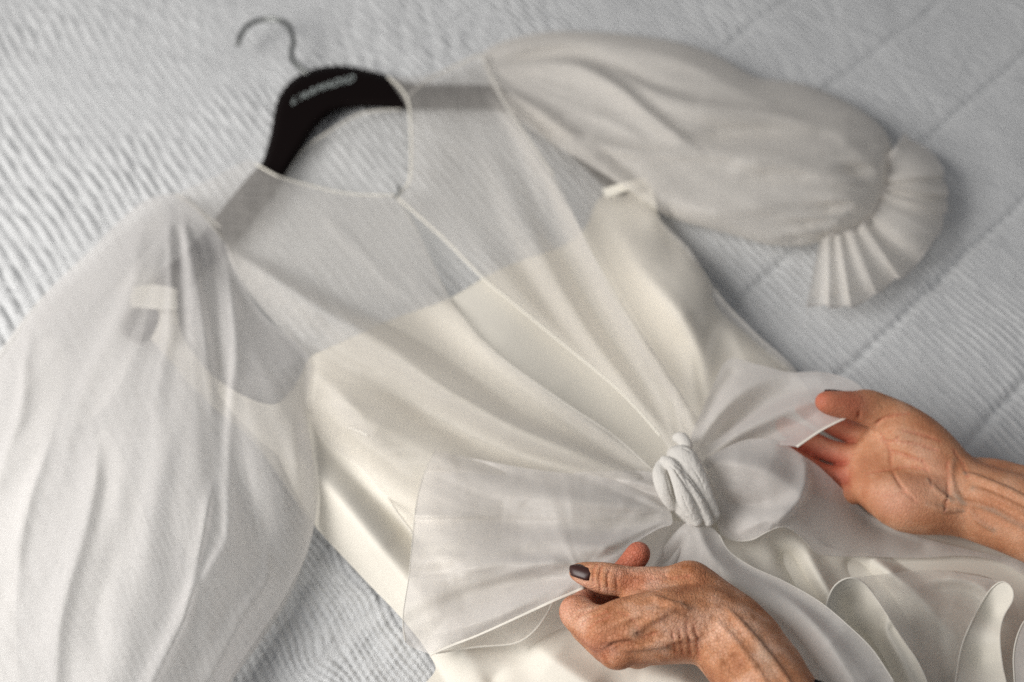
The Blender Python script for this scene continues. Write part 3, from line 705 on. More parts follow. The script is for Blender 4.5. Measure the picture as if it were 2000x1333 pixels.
# second layer inside the right loop (double thickness)
t1b = [(1380, 905), (1410, 890), (1460, 868), (1520, 872), (1566, 895), (1578, 925), (1566, 970), (1530, 1015), (1490, 1040), (1440, 1052), (1405, 1030), (1388, 960)]
sheet('bow_loop', t1b, f_t1, M_org_hi, D, 6, lift=-.5)

# ---- bow: hanging tail down
t2 = [(1335, 1025), (1372, 1020), (1405, 1045), (1425, 1078), (1470, 1108), (1530, 1135), (1600, 1175), (1660, 1225), (1705, 1270), (1745, 1330), (1800, 1430), (1600, 1430), (1560, 1340), (1500, 1240), (1440, 1180), (1380, 1150), (1320, 1160), (1280, 1130), (1290, 1080)]
f_t2 = Field([(1350, 1025, 6.0), (1400, 1045, 5.2), (1470, 1108, 6.3), (1530, 1135, 7.2), (1600, 1175, 8.2), (1705, 1270, 9.2), (1780, 1400, 9.6), (1600, 1400, 8.6), (1540, 1290, 7.8), (1480, 1215, 6.8), (1380, 1130, 6.0), (1300, 1130, 3.6)])
f_t2.fold([(1365, 1035, .3, 10), (1385, 1080, 1.0, 16), (1430, 1130, .9, 24), (1500, 1180, .6, 30), (1570, 1250, .5, 34), (1640, 1350, .3, 34)])
f_t2.fold([(1340, 1040, 0, 10), (1325, 1080, -.8, 14), (1300, 1120, -.6, 16)])
f_t2.fold([(1410, 1060, 0, 10), (1440, 1095, -.6, 14), (1520, 1145, -.5, 20), (1620, 1210, -.3, 24)])
f_t2.fold([(1480, 1130, 0, 14), (1560, 1190, 1.0, 22), (1620, 1260, 1.1, 26), (1670, 1340, .8, 26)], .7, 1.2)
f_t2.fold([(1560, 1190, 0, 20), (1630, 1250, .7, 26), (1690, 1330, .7, 26)])
f_t2.fold([(1500, 1200, 0, 20), (1570, 1260, -.6, 24), (1630, 1340, -.5, 26)])
f_t2.rough(80, .18, 37, 45, 2)
sheet('bow_tail', t2, f_t2, M_org_hi, D, 5.5)
hem('bow_hem', [(1405, 1045), (1425, 1078), (1470, 1108), (1530, 1135), (1600, 1175), (1660, 1225), (1705, 1270), (1745, 1330)], f_t2, M_hem, D, .035, .02)
# satin waist sash below the knot
f_ws = Field([(1290, 1040, 4.2), (1340, 1030, 4.6), (1260, 1120, 3.0), (1360, 1100, 3.8), (1300, 1200, 2.8)])
f_ws.fold([(1310, 1030, 0, 8), (1290, 1080, .8, 12), (1270, 1130, .8, 14)]); f_ws.fold([(1345, 1035, .2, 8), (1320, 1090, .8, 10), (1290, 1140, .8, 14)])
sheet('waist_sash', [(1285, 1020), (1350, 1025), (1372, 1060), (1360, 1130), (1300, 1180), (1200, 1180), (1190, 1120), (1240, 1060)], f_ws, M_org_hi, D, 5)

# ---- bow: left loop
l1 = [(1310, 1000), (1296, 955), (1240, 944), (1160, 930), (1080, 922), (1010, 912), (940, 899), (895, 890), (849, 880, 'c'), (828, 925), (813, 985), (806, 1050), (798, 1130), (787, 1205), (792, 1255), (840, 1279, 'c'), (890, 1258), (940, 1238), (1020, 1202),
      (1085, 1172), (1142, 1148), (1185, 1150), (1210, 1130), (1212, 1095), (1240, 1062), (1285, 1034), (1312, 1024)]
f_l1 = Field([(1305, 1000, 6.2), (1240, 944, 5.2), (1080, 922, 4.6), (940, 899, 4.4), (849, 880, 4.0), (813, 985, 4.4), (806, 1050, 5.0), (787, 1205, 4.8), (840, 1279, 3.4), (940, 1238, 4.6), (1020, 1202, 6.2), (1142, 1148, 8.0), (1200, 1110, 8.0), (1240, 1062, 7.0), (1300, 1024, 6.2),
              (1000, 1050, 6.2), (900, 1000, 5.8), (900, 1150, 6.0), (1100, 1020, 6.6)])
f_l1.fold([(1300, 990, .1, 14), (1220, 985, .8, 24), (1120, 975, .9, 34), (1000, 955, .8, 40), (900, 930, .4, 36)])
f_l1.fold([(1290, 1010, 0, 12), (1200, 1030, -.8, 22), (1080, 1030, -.9, 30), (980, 1020, -.8, 32), (880, 1010, -.2, 30)])
f_l1.fold([(1140, 1105, .2, 10), (1080, 1100, .9, 16), (1000, 1100, 1.0, 22), (930, 1110, .8, 26), (870, 1130, .2, 26)], 1.0, .8)
f_l1.fold([(1130, 1130, .1, 10), (1060, 1130, -.9, 16), (980, 1140, -1.1, 24), (900, 1160, -.9, 30), (850, 1170, -.2, 26)])
f_l1.fold([(1110, 1150, .1, 10), (1000, 1190, .8, 20), (900, 1225, .8, 24), (840, 1240, .2, 24)])
f_l1.fold([(1250, 1050, .1, 12), (1180, 1070, .7, 16), (1100, 1062, .6, 22), (1020, 1060, 0, 24)])
f_l1.fold([(880, 890, .1, 10), (900, 905, -.5, 12), (950, 915, -.6, 14), (1040, 935, 0, 14)])
f_l1.rough(80, .17, 51, 10, 2).fan((1320, 1010), 9, .4, 23, 50, 500).fan((1135, 1125), 5, .22, 63, 20, 300).fan((1320, 1010), 20, .07, 53, 50, 400).rough(24, .03, 28)
sheet('bow_loop', l1, f_l1, M_org_hi, D, 5)
hem('bow_hem', [(849, 881), (828, 925), (813, 985), (806, 1050), (798, 1130), (787, 1205), (792, 1255)], f_l1, M_hem, D, .035, .02)
hem('bow_hem', [(840, 1279), (890, 1258), (940, 1238), (1020, 1202), (1085, 1172), (1142, 1148)], f_l1, M_bind, D, .11, .03, .4)
l2 = [(830, 1100), (820, 1250), (852, 1276, 'c'), (930, 1264), (1004, 1257), (1040, 1236), (1068, 1200), (1082, 1170), (1150, 1130), (1200, 1080), (1000, 1010)]
f_l2 = Field([(830, 1100, 3.6), (852, 1276, 2.9), (930, 1264, 3.4), (1004, 1257, 3.8), (1082, 1170, 5.2), (1200, 1080, 5.2), (1000, 1010, 4.2)])
f_l2.fold([(1150, 1130, 0, 14), (1040, 1180, .7, 20), (940, 1220, .6, 24)])
sheet('bow_tail', l2, f_l2, M_org, D, 6)
hem('bow_hem', [(852, 1276), (930, 1264), (1004, 1257), (1040, 1236), (1068, 1200), (1082, 1170)], f_l2, M_bind, D, .08, .03)
l3 = [(960, 1200), (1008, 1258), (1020, 1272, 'c'), (1060, 1245), (1110, 1215), (1150, 1150), (1050, 1140)]
f_l3 = Field([(960, 1200, 3.0), (1020, 1272, 3.0), (1110, 1215, 3.6), (1050, 1140, 4)])
sheet('bow_tail', l3, f_l3, M_org, D, 6)
hem('slip_binding', [(415, 735), (470, 772), (532, 792), (566, 768), (588, 735), (606, 700), (640, 682), (700, 655), (775, 622), (872, 587), (944, 545), (1000, 518), (1080, 490)], f_slip, M_ribbon, D, .05, .02)
# narrow lower band of the sash seen beside the knot
f_bd = Field([(1160, 935, 4.6), (1290, 935, 5.4), (1290, 985, 5.4), (1100, 925, 4.2), (1200, 960, 5)])
f_bd.fold([(1180, 935, 0, 10), (1230, 940, .7, 10), (1290, 955, .6, 10)])
sheet('waist_sash', [(1120, 925), (1180, 921), (1240, 920), (1292, 930), (1305, 975), (1240, 960), (1160, 945)], f_bd, M_org_hi, D, 4)

# ---- bow: right loop held up by the far hand
r2 = [(1352, 880), (1350, 850), (1372, 800), (1395, 748), (1424, 702), (1480, 712), (1540, 727), (1595, 726), (1645, 736), (1682, 756), (1686, 776), (1670, 800), (1660, 812, 'c'), (1605, 840), (1556, 873, 'c'), (1500, 868), (1450, 876), (1408, 895), (1380, 915)]
f_r2 = Field([(1355, 870, 5.6), (1424, 702, 3.4), (1540, 727, 5.2), (1645, 736, 7.6), (1682, 770, 8.2), (1660, 812, 8.2), (1605, 840, 7.4), (1556, 873, 6.4), (1450, 872, 5.4), (1400, 895, 5.4), (1480, 800, 5.6), (1580, 780, 7.2)])
f_r2.fold([(1365, 865, .3, 8), (1400, 815, 1.0, 16), (1450, 765, 1.1, 24), (1520, 735, .8, 22), (1600, 735, .3, 18)], .9, .9)
f_r2.fold([(1370, 880, 0, 8), (1420, 835, -1.0, 16), (1480, 795, -1.0, 20), (1550, 765, -.6, 20), (1620, 755, 0, 14)])
f_r2.fold([(1385, 890, .2, 8), (1440, 850, 1.0, 12), (1500, 820, 1.0, 16), (1560, 795, .8, 16), (1630, 780, .2, 12)])
f_r2.fold([(1400, 895, 0, 8), (1450, 868, -.7, 10), (1510, 845, -.6, 14), (1590, 820, -.2, 12)])
f_r2.fold([(1370, 840, 0, 8), (1395, 780, -.6, 12), (1430, 730, -.4, 14)])
f_r2.rough(60, .12, 71, -30, 2)
sheet('bow_loop', r2, f_r2, M_org_hi, D, 5)
hem('bow_hem', [(1660, 812), (1605, 840), (1556, 873)], f_r2, M_bind, D, .10, .03, .4)


# ------------------------------------------------------------------ soft solids (knot, hands) as distance fields
import openvdb


class SDF:
    """union of tapered capsules blended with a smooth minimum; all lengths in cm"""

    def __init__(s, lo, hi, h):
        s.h = h; s.lo = np.array(lo, float); n = np.ceil((np.array(hi) - lo) / h).astype(int) + 1; s.n = n
        s.d = np.full(n, 9.0, np.float32)

    def box(s, a, b, m):
        i0 = np.clip(((np.minimum(a, b) - m - s.lo) / s.h).astype(int), 0, s.n); i1 = np.clip(((np.maximum(a, b) + m - s.lo) / s.h).astype(int) + 2, 0, s.n)
        sl = tuple(slice(p, q) for p, q in zip(i0, i1))
        ax = [s.lo[k] + s.h * np.arange(i0[k], i1[k]) for k in range(3)]
        return sl, np.meshgrid(*ax, indexing='ij')

    def cap(s, a, b, ra, rb, k=.3, sub=False, flat=None, mode=None):
        a = np.array(a, float); b = np.array(b, float); m = max(ra, rb) + k * 1.5 + 3 * s.h + (.5 if sub else 1.0)
        sl, (X, Y, Z) = s.box(a, b, m)
        if X.size == 0: return s
        ab = b - a; L2 = ab @ ab + 1e-9
        px = X - a[0]; py = Y - a[1]; pz = Z - a[2]
        t = np.clip((px * ab[0] + py * ab[1] + pz * ab[2]) / L2, 0, 1)
        ex = px - t * ab[0]; ey = py - t * ab[1]; ez = pz - t * ab[2]
        if flat is not None:       # flat = (axis, scale >1 squashes along that axis)
            n = np.array(flat[0], float); n /= np.linalg.norm(n); q = ex * n[0] + ey * n[1] + ez * n[2]; g = flat[1] ** 2 - 1
            dd = np.sqrt(ex * ex + ey * ey + ez * ez + g * q * q + 1e-9) - (ra * (1 - t) + rb * t); dd = dd / (flat[1] * .6 + .4)
        else: dd = np.sqrt(ex * ex + ey * ey + ez * ez) - (ra * (1 - t) + rb * t)
        d0 = s.d[sl]
        if sub:                    # groove
            hh = np.clip(.5 - .5 * (d0 + dd) / k, 0, 1); s.d[sl] = d0 * (1 - hh) - dd * hh + k * hh * (1 - hh)
        else:
            hh = np.clip(.5 + .5 * (d0 - dd) / k, 0, 1); s.d[sl] = d0 * (1 - hh) + dd * hh - k * hh * (1 - hh)
        return s

    def chain(s, pts, k=.3, sub=False, flat=None):
        """pts: (x, y, z, r) already in cm space"""
        for p, q in zip(pts[:-1], pts[1:]): s.cap(p[:3], q[:3], p[3], q[3], k, sub, flat)
        return s

    def surf(s, px, py):
        """height of the first surface seen from above-front at a picture point"""
        z = np.arange(17.5, .6, -.04); p = proj(px, py, z) * 100; i = np.round((p - s.lo) / s.h).astype(int)
        ok = ((i >= 0) & (i < s.n)).all(1); i = np.clip(i, 0, s.n - 1); d = s.d[i[:, 0], i[:, 1], i[:, 2]]
        m = ok & (d < 0); return float(z[np.argmax(m)]) if m.any() else 5.0

    def relief(s, pts, r, k, sub=False, off=0., taper=True):
        """vein (raised) or crease (sunk) laid on the surface along picture points"""
        l = cr(pts, 7); z = np.array([s.surf(*p) for p in l])
        if len(z) > 4: z = np.convolve(np.pad(z, 2, mode='edge'), np.ones(5) / 5, 'valid')
        t = np.linspace(0, 1, len(l)); w = np.sin(np.pi * np.clip(t, .02, .98)) ** .5 if taper else 1 + 0 * t
        out = [Q(a, b, c + off, r * ww) for (a, b), c, ww in zip(l, z, w)]
        s.chain(out, k, sub); s.lines = getattr(s, 'lines', []) + [(out, sub)]
        return s

    def mesh(s, name, smooth=2):
        gr = openvdb.FloatGrid(); gr.background = 3.0; gr.copyFromArray(np.ascontiguousarray(np.clip(s.d, -3, 3)))
        gr.transform = openvdb.createLinearTransform(voxelSize=1.0)
        v, q = gr.convertToQuads(isovalue=0.0)
        v = (v * s.h + s.lo) / 100
        return mesh(name, v, q[:, ::-1].astype(int))


def Q(px, py, z, r):
    p = proj(px, py, z) * 100
    return (float(p[0]), float(p[1]), float(p[2]), r)


def chainQ(s, pts, k=.3, sub=False, steps=1, flat=None):
    a = np.array([Q(*p) for p in pts])
    if steps > 1:
        t = np.arange(len(a)); tt = np.linspace(0, len(a) - 1, (len(a) - 1) * steps + 1); out = []
        for x in tt:       # Catmull-Rom in 3-D
            i = min(int(x), len(a) - 2); f = x - i; p1, p2 = a[i], a[i + 1]; p0 = a[i - 1] if i > 0 else 2 * p1 - p2; p3 = a[i + 2] if i + 2 < len(a) else 2 * p2 - p1
            out.append(.5 * ((2 * p1) + (-p0 + p2) * f + (2 * p0 - 5 * p1 + 4 * p2 - p3) * f * f + (-p0 + 3 * p1 - 3 * p2 + p3) * f ** 3))
        a = np.array(out)
    s.chain([tuple(p) for p in a], k, sub, flat); return s


# knot of the bow: twisted strands
kc = proj(1345, 940, 6) * 100
s = SDF(kc - [5.5, 7, 4.5], kc + [5.5, 7, 4.5], .07)
FL = (proj(1345, 940, 12) - proj(1345, 940, 0)); FL = FL / np.linalg.norm(FL)
kf = (tuple(FL), 1.35)
chainQ(s, [(1322, 856, 6.4, .35), (1332, 858, 6.8, .45), (1342, 872, 6.8, .42)], .12, steps=4)
chainQ(s, [(1318, 888, 6.2, .60), (1334, 898, 6.9, .95), (1352, 928, 7.0, .95), (1372, 968, 6.6, .74), (1394, 1004, 5.9, .45)], .10, steps=4, flat=kf)
chainQ(s, [(1292, 908, 6.4, .40), (1289, 926, 6.7, .52), (1295, 950, 6.8, .55), (1304, 975, 6.4, .42), (1314, 992, 5.9, .25)], .10, steps=4)
chainQ(s, [(1298, 900, 6.9, .36), (1314, 912, 7.4, .46), (1326, 942, 7.5, .48), (1340, 982, 7.0, .56), (1360, 1018, 6.2, .42)], .09, steps=4)
chainQ(s, [(1322, 912, 7.3, .18), (1342, 942, 7.5, .32), (1364, 980, 6.9, .42), (1384, 1020, 6.0, .34)], .07, steps=4)
chainQ(s, [(1310, 940, 5.9, .7), (1334, 985, 5.7, .8), (1352, 1015, 5.3, .5)], .2, steps=3)
chainQ(s, [(1352, 930, 5.8, .8), (1378, 985, 5.4, .7), (1390, 1012, 5.0, .45)], .2, steps=3)
for ln, w_ in (([(1306, 906), (1326, 930), (1350, 968), (1376, 1008)], .08), ([(1314, 906), (1342, 932), (1372, 972), (1394, 1004)], .09), ([(1328, 874), (1352, 884)], .05), ([(1298, 920), (1306, 955), (1318, 985)], .05),
               ([(1330, 960), (1344, 995), (1356, 1012)], .04), ([(1346, 905), (1366, 935), (1380, 965)], .035)):
    s.relief(ln, w_, .06, sub=True)
knot = link('bow_knot', s.mesh('bow_knot'), M_knot, D)


# ------------------------------------------------------------------ skin
def skin(name, c0=(.34, .125, .055), c1=(.51, .235, .12), c2=(.72, .44, .31), sp=.55, bs=.75):
    g = N(name); p = g.n('ShaderNodeBsdfPrincipled'); tc = g.n('ShaderNodeTexCoord').outputs['Object']
    big = g.noise(tc, 38, 4, .6)
    base = g.ramp(big, [(.30, c0), (.5, c1), (.70, c2)])
    spots = g.noise(tc, 95, 2, .5); sm = g.ramp(spots, [(.60, (0, 0, 0)), (.70, (1, 1, 1))])
    mx = g.n('ShaderNodeMix', data_type='RGBA'); g.l(g.math('MULTIPLY', sm, sp), mx.inputs[0]); g.l(base, mx.inputs[6]); mx.inputs[7].default_value = (.26, .09, .028, 1)
    at = g.n('ShaderNodeAttribute', attribute_name='tone')     # red skin with painted finger and crease shade, veins, pale patches
    sep = g.n('ShaderNodeSeparateColor'); g.l(at.outputs['Color'], sep.inputs[0])
    m2 = g.n('ShaderNodeMix', data_type='RGBA'); g.l(sep.outputs[0], m2.inputs[0]); g.l(mx.outputs[2], m2.inputs[6]); m2.inputs[7].default_value = (.47, .10, .065, 1)
    m3 = g.n('ShaderNodeMix', data_type='RGBA'); g.l(sep.outputs[1], m3.inputs[0]); g.l(m2.outputs[2], m3.inputs[6]); m3.inputs[7].default_value = (.26, .22, .17, 1)
    m4 = g.n('ShaderNodeMix', data_type='RGBA'); g.l(sep.outputs[2], m4.inputs[0]); g.l(m3.outputs[2], m4.inputs[6]); m4.inputs[7].default_value = (.72, .42, .30, 1)
    fine = g.noise(tc, 420, 3, .65)
    m5 = g.n('ShaderNodeMix', data_type='RGBA', blend_type='MULTIPLY'); m5.inputs[0].default_value = 1; g.l(m4.outputs[2], m5.inputs[6]); g.l(g.ramp(fine, [(.3, (.90, .88, .86)), (.7, (1.06, 1.05, 1.04))]), m5.inputs[7])
    g.l(m5.outputs[2], p.inputs['Base Color'])
    p.inputs['Roughness'].default_value = .55; p.inputs['Specular IOR Level'].default_value = .35
    p.inputs['Subsurface Weight'].default_value = .08; p.inputs['Subsurface Radius'].default_value = (.010, .004, .002); p.inputs['Subsurface Scale'].default_value = .6
    w = g.noise(tc, 240, 4, .7, stretch=(1, .35, 1), rot=(0, 0, .5)); vz = g.n('ShaderNodeTexVoronoi', feature='DISTANCE_TO_EDGE'); vz.inputs['Scale'].default_value = 420; g.l(tc, vz.inputs['Vector'])
    h = g.math('ADD', w, g.math('MULTIPLY', g.math('MINIMUM', vz.outputs['Distance'], .12), 2.5))
    b = g.bump(h, bs, .0014); g.l(b.outputs[0], p.inputs['Normal'])
    g.l(p.outputs[0], g.out.inputs[0]); return g.m


M_skin = skin('weathered_skin')
M_palm = skin('palm_skin', (.44, .175, .085), (.55, .255, .135), (.67, .375, .235), .12, .5)


def tone(me, reds, veins, pales, lines=(), va=.5, ca_=.5):  # last colour channel lightens the skin in soft patches
    v = np.empty(len(me.vertices) * 3); me.vertices.foreach_get('co', v); v = v.reshape(-1, 3) * 100
    c = np.zeros((len(v), 4)); c[:, 3] = 1

    def near(ch, segs):
        for pts, w, amt in segs:
            a = np.array([Q(*p, 0)[:3] for p in pts])
            for p, q in (zip(a[:-1], a[1:]) if len(a) > 1 else [(a[0], a[0] + 1e-3)]):
                ab = q - p; t = np.clip(((v - p) @ ab) / (ab @ ab + 1e-9), 0, 1); d = np.linalg.norm(v - p - t[:, None] * ab, axis=1)
                c[:, ch] = np.maximum(c[:, ch], amt * np.exp(-(d / w) ** 2))
    near(0, reds); near(1, veins); near(2, pales)
    for out, sub in lines:
        a = np.array(out)[:, :3]; ch, w, amt = (3, .11, ca_) if sub else (1, .17, va)
        lo_, hi_ = a.min(0) - .5, a.max(0) + .5; m = ((v > lo_) & (v < hi_)).all(1)
        if m.any():
            d = np.sqrt(((v[m][:, None] - a[None]) ** 2).sum(-1)).min(1); e = amt * np.exp(-(d / w) ** 2)
            if ch == 3: c[m, 0] = np.maximum(c[m, 0], e * .8)  # crease shade painted as dark red into the skin colour
            else: c[m, ch] = np.maximum(c[m, ch], e)
    ca = me.color_attributes.new('tone', 'FLOAT_COLOR', 'POINT'); ca.data.foreach_set('color', c.ravel())


def nail(name, px, py, z, along, up, ln, wd, th, parent):
    """curved nail plate: along = finger direction, up = nail normal (world vectors), cm"""
    o = proj(px, py, z); a = np.array(along, float); a /= np.linalg.norm(a); u = np.array(up, float); u -= a * (u @ a); u /= np.linalg.norm(u); w = np.cross(a, u)
    v = []; f = []; n, m = 12, 11
    for i in range(n):
        s_ = i / (n - 1) * 2 - 1
        for j in range(m):
            t = j / (m - 1) * 2 - 1
            wid = wd * (1 - .25 * max(0, s_) ** 3 - .55 * max(0, abs(s_) - .75) * 2)
            x = s_ * ln - .12 * ln * (t * t) * (1 if s_ > 0 else -.3); hgt = -wd * .55 * t * t - ln * .10 * s_ * s_
            v.append(o + (a * x + w * t * wid + u * hgt) / 100)
    for i in range(n - 1):
        for j in range(m - 1): f.append((i * m + j, i * m + j + 1, (i + 1) * m + j + 1, (i + 1) * m + j))
    ob = link(name, mesh(name, v, f), M_nail, parent)
    md = ob.modifiers.new('thick', 'SOLIDIFY'); md.thickness = th / 100; md.offset = 1
    return ob


person = thing('person', 'older person with weathered hands and dark nail polish, pinching and spreading the bow', 'person', tuple(P(1700, 1150, 0)))

# ---- near hand (left hand, back up, thumb on top)
lo = np.minimum.reduce([proj(1060, 1040, 2) * 100, proj(1560, 1500, 2) * 100, proj(1560, 1500, 18) * 100]) - 2; hi = np.maximum.reduce([proj(1640, 1500, 18) * 100, proj(1560, 1030, 2) * 100]) + [2, 2, 2]
lo[2] = 1.5; hi[2] = 20
s = SDF(lo, hi, .115)
K = .9
wr = (1378, 1218, 9.0)
# forearm
chainQ(s, [(1368, 1208, 8.8, 2.1), (1402, 1232, 8.9, 2.15), (1458, 1290, 9.2, 2.4), (1536, 1420, 9.8, 2.75), (1570, 1530, 10.4, 3.0)], .8, steps=3)
chainQ(s, [(1410, 1185, 8.4, 1.5), (1470, 1255, 8.6, 1.7), (1540, 1370, 9.0, 1.9)], .9, steps=2)
# metacarpals
chainQ(s, [(1368, 1212, 9.2, 2.0), (1280, 1215, 10.0, 1.65), (1180, 1228, 9.6, 1.35)], K, steps=3)
chainQ(s, [(1368, 1218, 9.0, 1.9), (1290, 1236, 9.4, 1.5), (1202, 1258, 8.6, 1.12)], K, steps=3)
chainQ(s, [(1375, 1226, 8.2, 1.7), (1310, 1244, 8.0, 1.3), (1245, 1262, 7.0, 1.0)], K, steps=3)
chainQ(s, [(1375, 1226, 7.2, 1.7), (1330, 1242, 6.8, 1.2), (1290, 1252, 5.8, .95)], K, steps=3)
# thumb: base bump, joint, tip
chainQ(s, [(1392, 1190, 8.6, 1.7), (1350, 1146, 9.0, 1.38), (1300, 1150, 9.0, 1.12), (1255, 1143, 9.0, 1.06)], .6, steps=3)
chainQ(s, [(1260, 1143, 9.0, 1.06), (1222, 1136, 9.2, .92), (1185, 1131, 9.3, .98), (1155, 1124, 9.1, .80), (1128, 1118, 8.8, .56)], .25, steps=3)
s.cap(Q(1348, 1134, 9.6, 0)[:3], Q(1330, 1140, 9.6, 0)[:3], 1.15, .9, .6)
# web between thumb and index
chainQ(s, [(1300, 1180, 9.0, 1.2), (1262, 1182, 9.0, 1.0), (1240, 1180, 8.8, .6)], .8, steps=2)
# index finger: folded back, tip showing above the thumb
chainQ(s, [(1180, 1236, 9.4, 1.25), (1146, 1214, 9.2, 1.0), (1124, 1196, 8.8, .95)], .5, steps=3)
chainQ(s, [(1124, 1194, 8.8, .93), (1150, 1172, 7.0, .80), (1190, 1148, 6.4, .80)], .22, steps=3)
chainQ(s, [(1190, 1148, 6.4, .80), (1222, 1115, 7.6, .80), (1244, 1086, 8.4, .76), (1248, 1080, 8.6, .66)], .22, steps=3)
# middle, ring, little fingers: curled under
chainQ(s, [(1200, 1270, 8.4, 1.18), (1158, 1238, 7.2, .98), (1140, 1215, 6.2, .92), (1172, 1186, 4.8, .8), (1215, 1160, 4.5, .7)], .3, steps=3)
chainQ(s, [(1245, 1274, 6.8, 1.1), (1200, 1262, 5.2, .92), (1180, 1240, 4.2, .85), (1210, 1210, 3.4, .75), (1240, 1190, 3.4, .68)], .3, steps=3)
chainQ(s, [(1290, 1264, 5.6, 1.0), (1250, 1266, 4.2, .8), (1235, 1250, 3.4, .72), (1260, 1225, 2.9, .64)], .3, steps=3)
# knuckles
for x, y, z, r in ((1180, 1236, 9.9, 1.12), (1205, 1276, 8.9, 1.05), (1124, 1194, 9.0, .95)): s.cap(Q(x, y, z, 0)[:3], Q(x + 4, y, z, 0)[:3], r, r, .35)
# veins and tendons on the back
for pts, r_ in (([(1196, 1222), (1240, 1204), (1290, 1196), (1340, 1208)], .15), ([(1190, 1250), (1230, 1240), (1262, 1216), (1300, 1196), (1330, 1180)], .17), ([(1215, 1268), (1260, 1262), (1310, 1250), (1360, 1246)], .15),
            ([(1275, 1166), (1300, 1178), (1345, 1190)], .15), ([(1230, 1240), (1262, 1256), (1300, 1262)], .13), ([(1400, 1215), (1432, 1250), (1470, 1300), (1510, 1360)], .13), ([(1420, 1190), (1460, 1236), (1505, 1290), (1550, 1350)], .17), ([(1376, 1255), (1406, 1290), (1440, 1340)], .10)):
    s.relief(pts, r_, .28, off=-.03)
# creases: thumb joint, wrist, knuckle wrinkles
for pts, r_ in (([(1166, 1102), (1159, 1120), (1163, 1150)], .045), ([(1178, 1104), (1171, 1125), (1174, 1158)], .05), ([(1192, 1110), (1186, 1130), (1190, 1160)], .045), ([(1206, 1122), (1204, 1140), (1212, 1160)], .04), ([(1150, 1104), (1146, 1120), (1150, 1140)], .03),
            ([(1112, 1204), (1130, 1188), (1160, 1180)], .045), ([(1120, 1216), (1142, 1198), (1172, 1188)], .05), ([(1132, 1226), (1152, 1208), (1184, 1196)], .045), ([(1142, 1240), (1162, 1218), (1190, 1206)], .035),
            ([(1326, 1228), (1330, 1255), (1336, 1285)], .04), ([(1340, 1216), (1346, 1248), (1350, 1288)], .05), ([(1354, 1220), (1362, 1250), (1366, 1290)], .04), ([(1312, 1232), (1318, 1260), (1322, 1284)], .035),
            ([(1182, 1270), (1200, 1256), (1228, 1254)], .06), ([(1290, 1118), (1310, 1130), (1345, 1126)], .04), ([(1222, 1116), (1250, 1128), (1290, 1130)], .035), ([(1230, 1150), (1262, 1150), (1290, 1162)], .035), ([(1240, 1230), (1256, 1244), (1282, 1236)], .04), ([(1210, 1196), (1230, 1206), (1248, 1228)], .035)):
    s.relief(pts, r_, .14, sub=True)
me = s.mesh('arm'); tone(me, [([(1190, 1148, 6.4), (1248, 1080, 8.6)], 1.5, .85), ([(1122, 1188, 9), (1180, 1165, 6.5)], 1.2, .5), ([(1180, 1262, 9.8), (1150, 1262, 9)], 1.1, .35), ([(1215, 1128, 10), (1270, 1140, 10)], .8, .3), ([(1372, 1150, 8)], 1.4, .35)],
                        [([(1238, 1236, 11.2), (1262, 1216, 11.2)], .35, .6), ([(1228, 1195, 10.6)], .2, .7), ([(1282, 1176, 10.2)], .22, .8), ([(1222, 1262, 10), (1300, 1262, 10.4)], .35, .35), ([(1268, 1142, 10.2)], .15, .6), ([(1440, 1200, 10.5), (1520, 1320, 13)], .5, .5)],
                        [([(1290, 1174, 10.3), (1330, 1186, 10.8)], .22, .7), ([(1240, 1165, 10), (1270, 1195, 11)], .6, .3), ([(1340, 1225, 11.4)], .9, .35), ([(1140, 1140, 9.3)], .5, .5)], s.lines, .12, .45)
arm1 = link('arm', me, M_skin, person); arm1['label'] = 'left hand, back upward, pinching the near bow loop'
tp = proj(1180, 1132, 9.3); tq = proj(1125, 1116, 8.7); al = tq - tp
nail('fingernail', 1134, 1111, s.surf(1137, 1113) + .12, al, (-.1, .12, 1), .80, .56, .05, arm1)

# ---- far hand (right hand, palm up, thumb over the cloth)
lo = np.minimum(proj(1480, 1150, 1) * 100, proj(1480, 1150, 12) * 100) - [1, 4, 0]; hi = proj(2200, 700, 1) * 100 + [2, 1, 0]; lo[2] = .5; hi[2] = 13
s = SDF(lo, hi, .12)
chainQ(s, [(1868, 968, 4.6, 2.35), (1920, 985, 5.0, 2.45), (2000, 1012, 5.6, 2.6), (2120, 1060, 6.4, 2.9), (2240, 1110, 7, 3.0)], .8, steps=3)
chainQ(s, [(1900, 938, 4.4, 1.6), (1960, 955, 4.8, 1.8), (2060, 985, 5.2, 2.0)], .8, steps=2)
# palm rays
chainQ(s, [(1862, 950, 4.8, 2.1), (1790, 900, 5.0, 1.7), (1712, 862, 5.2, 1.15)], .9, steps=3)
chainQ(s, [(1862, 960, 4.6, 2.1), (1780, 925, 4.6, 1.6), (1700, 890, 4.8, 1.15)], .9, steps=3)
chainQ(s, [(1862, 975, 4.5, 2.0), (1770, 950, 4.4, 1.6), (1688, 920, 4.4, 1.1)], .9, steps=3)
chainQ(s, [(1858, 985, 4.5, 1.9), (1765, 975, 4.5, 1.7), (1690, 952, 4.2, 1.05)], .9, steps=3)
# heel of the hand (little-finger side) and thenar mound
chainQ(s, [(1838, 990, 5.0, 1.8), (1770, 985, 5.2, 1.75), (1725, 965, 5.0, 1.3)], .8, steps=2)
chainQ(s, [(1850, 920, 5.4, 1.8), (1800, 870, 6.2, 1.85), (1755, 835, 6.8, 1.45)], .7, steps=2)
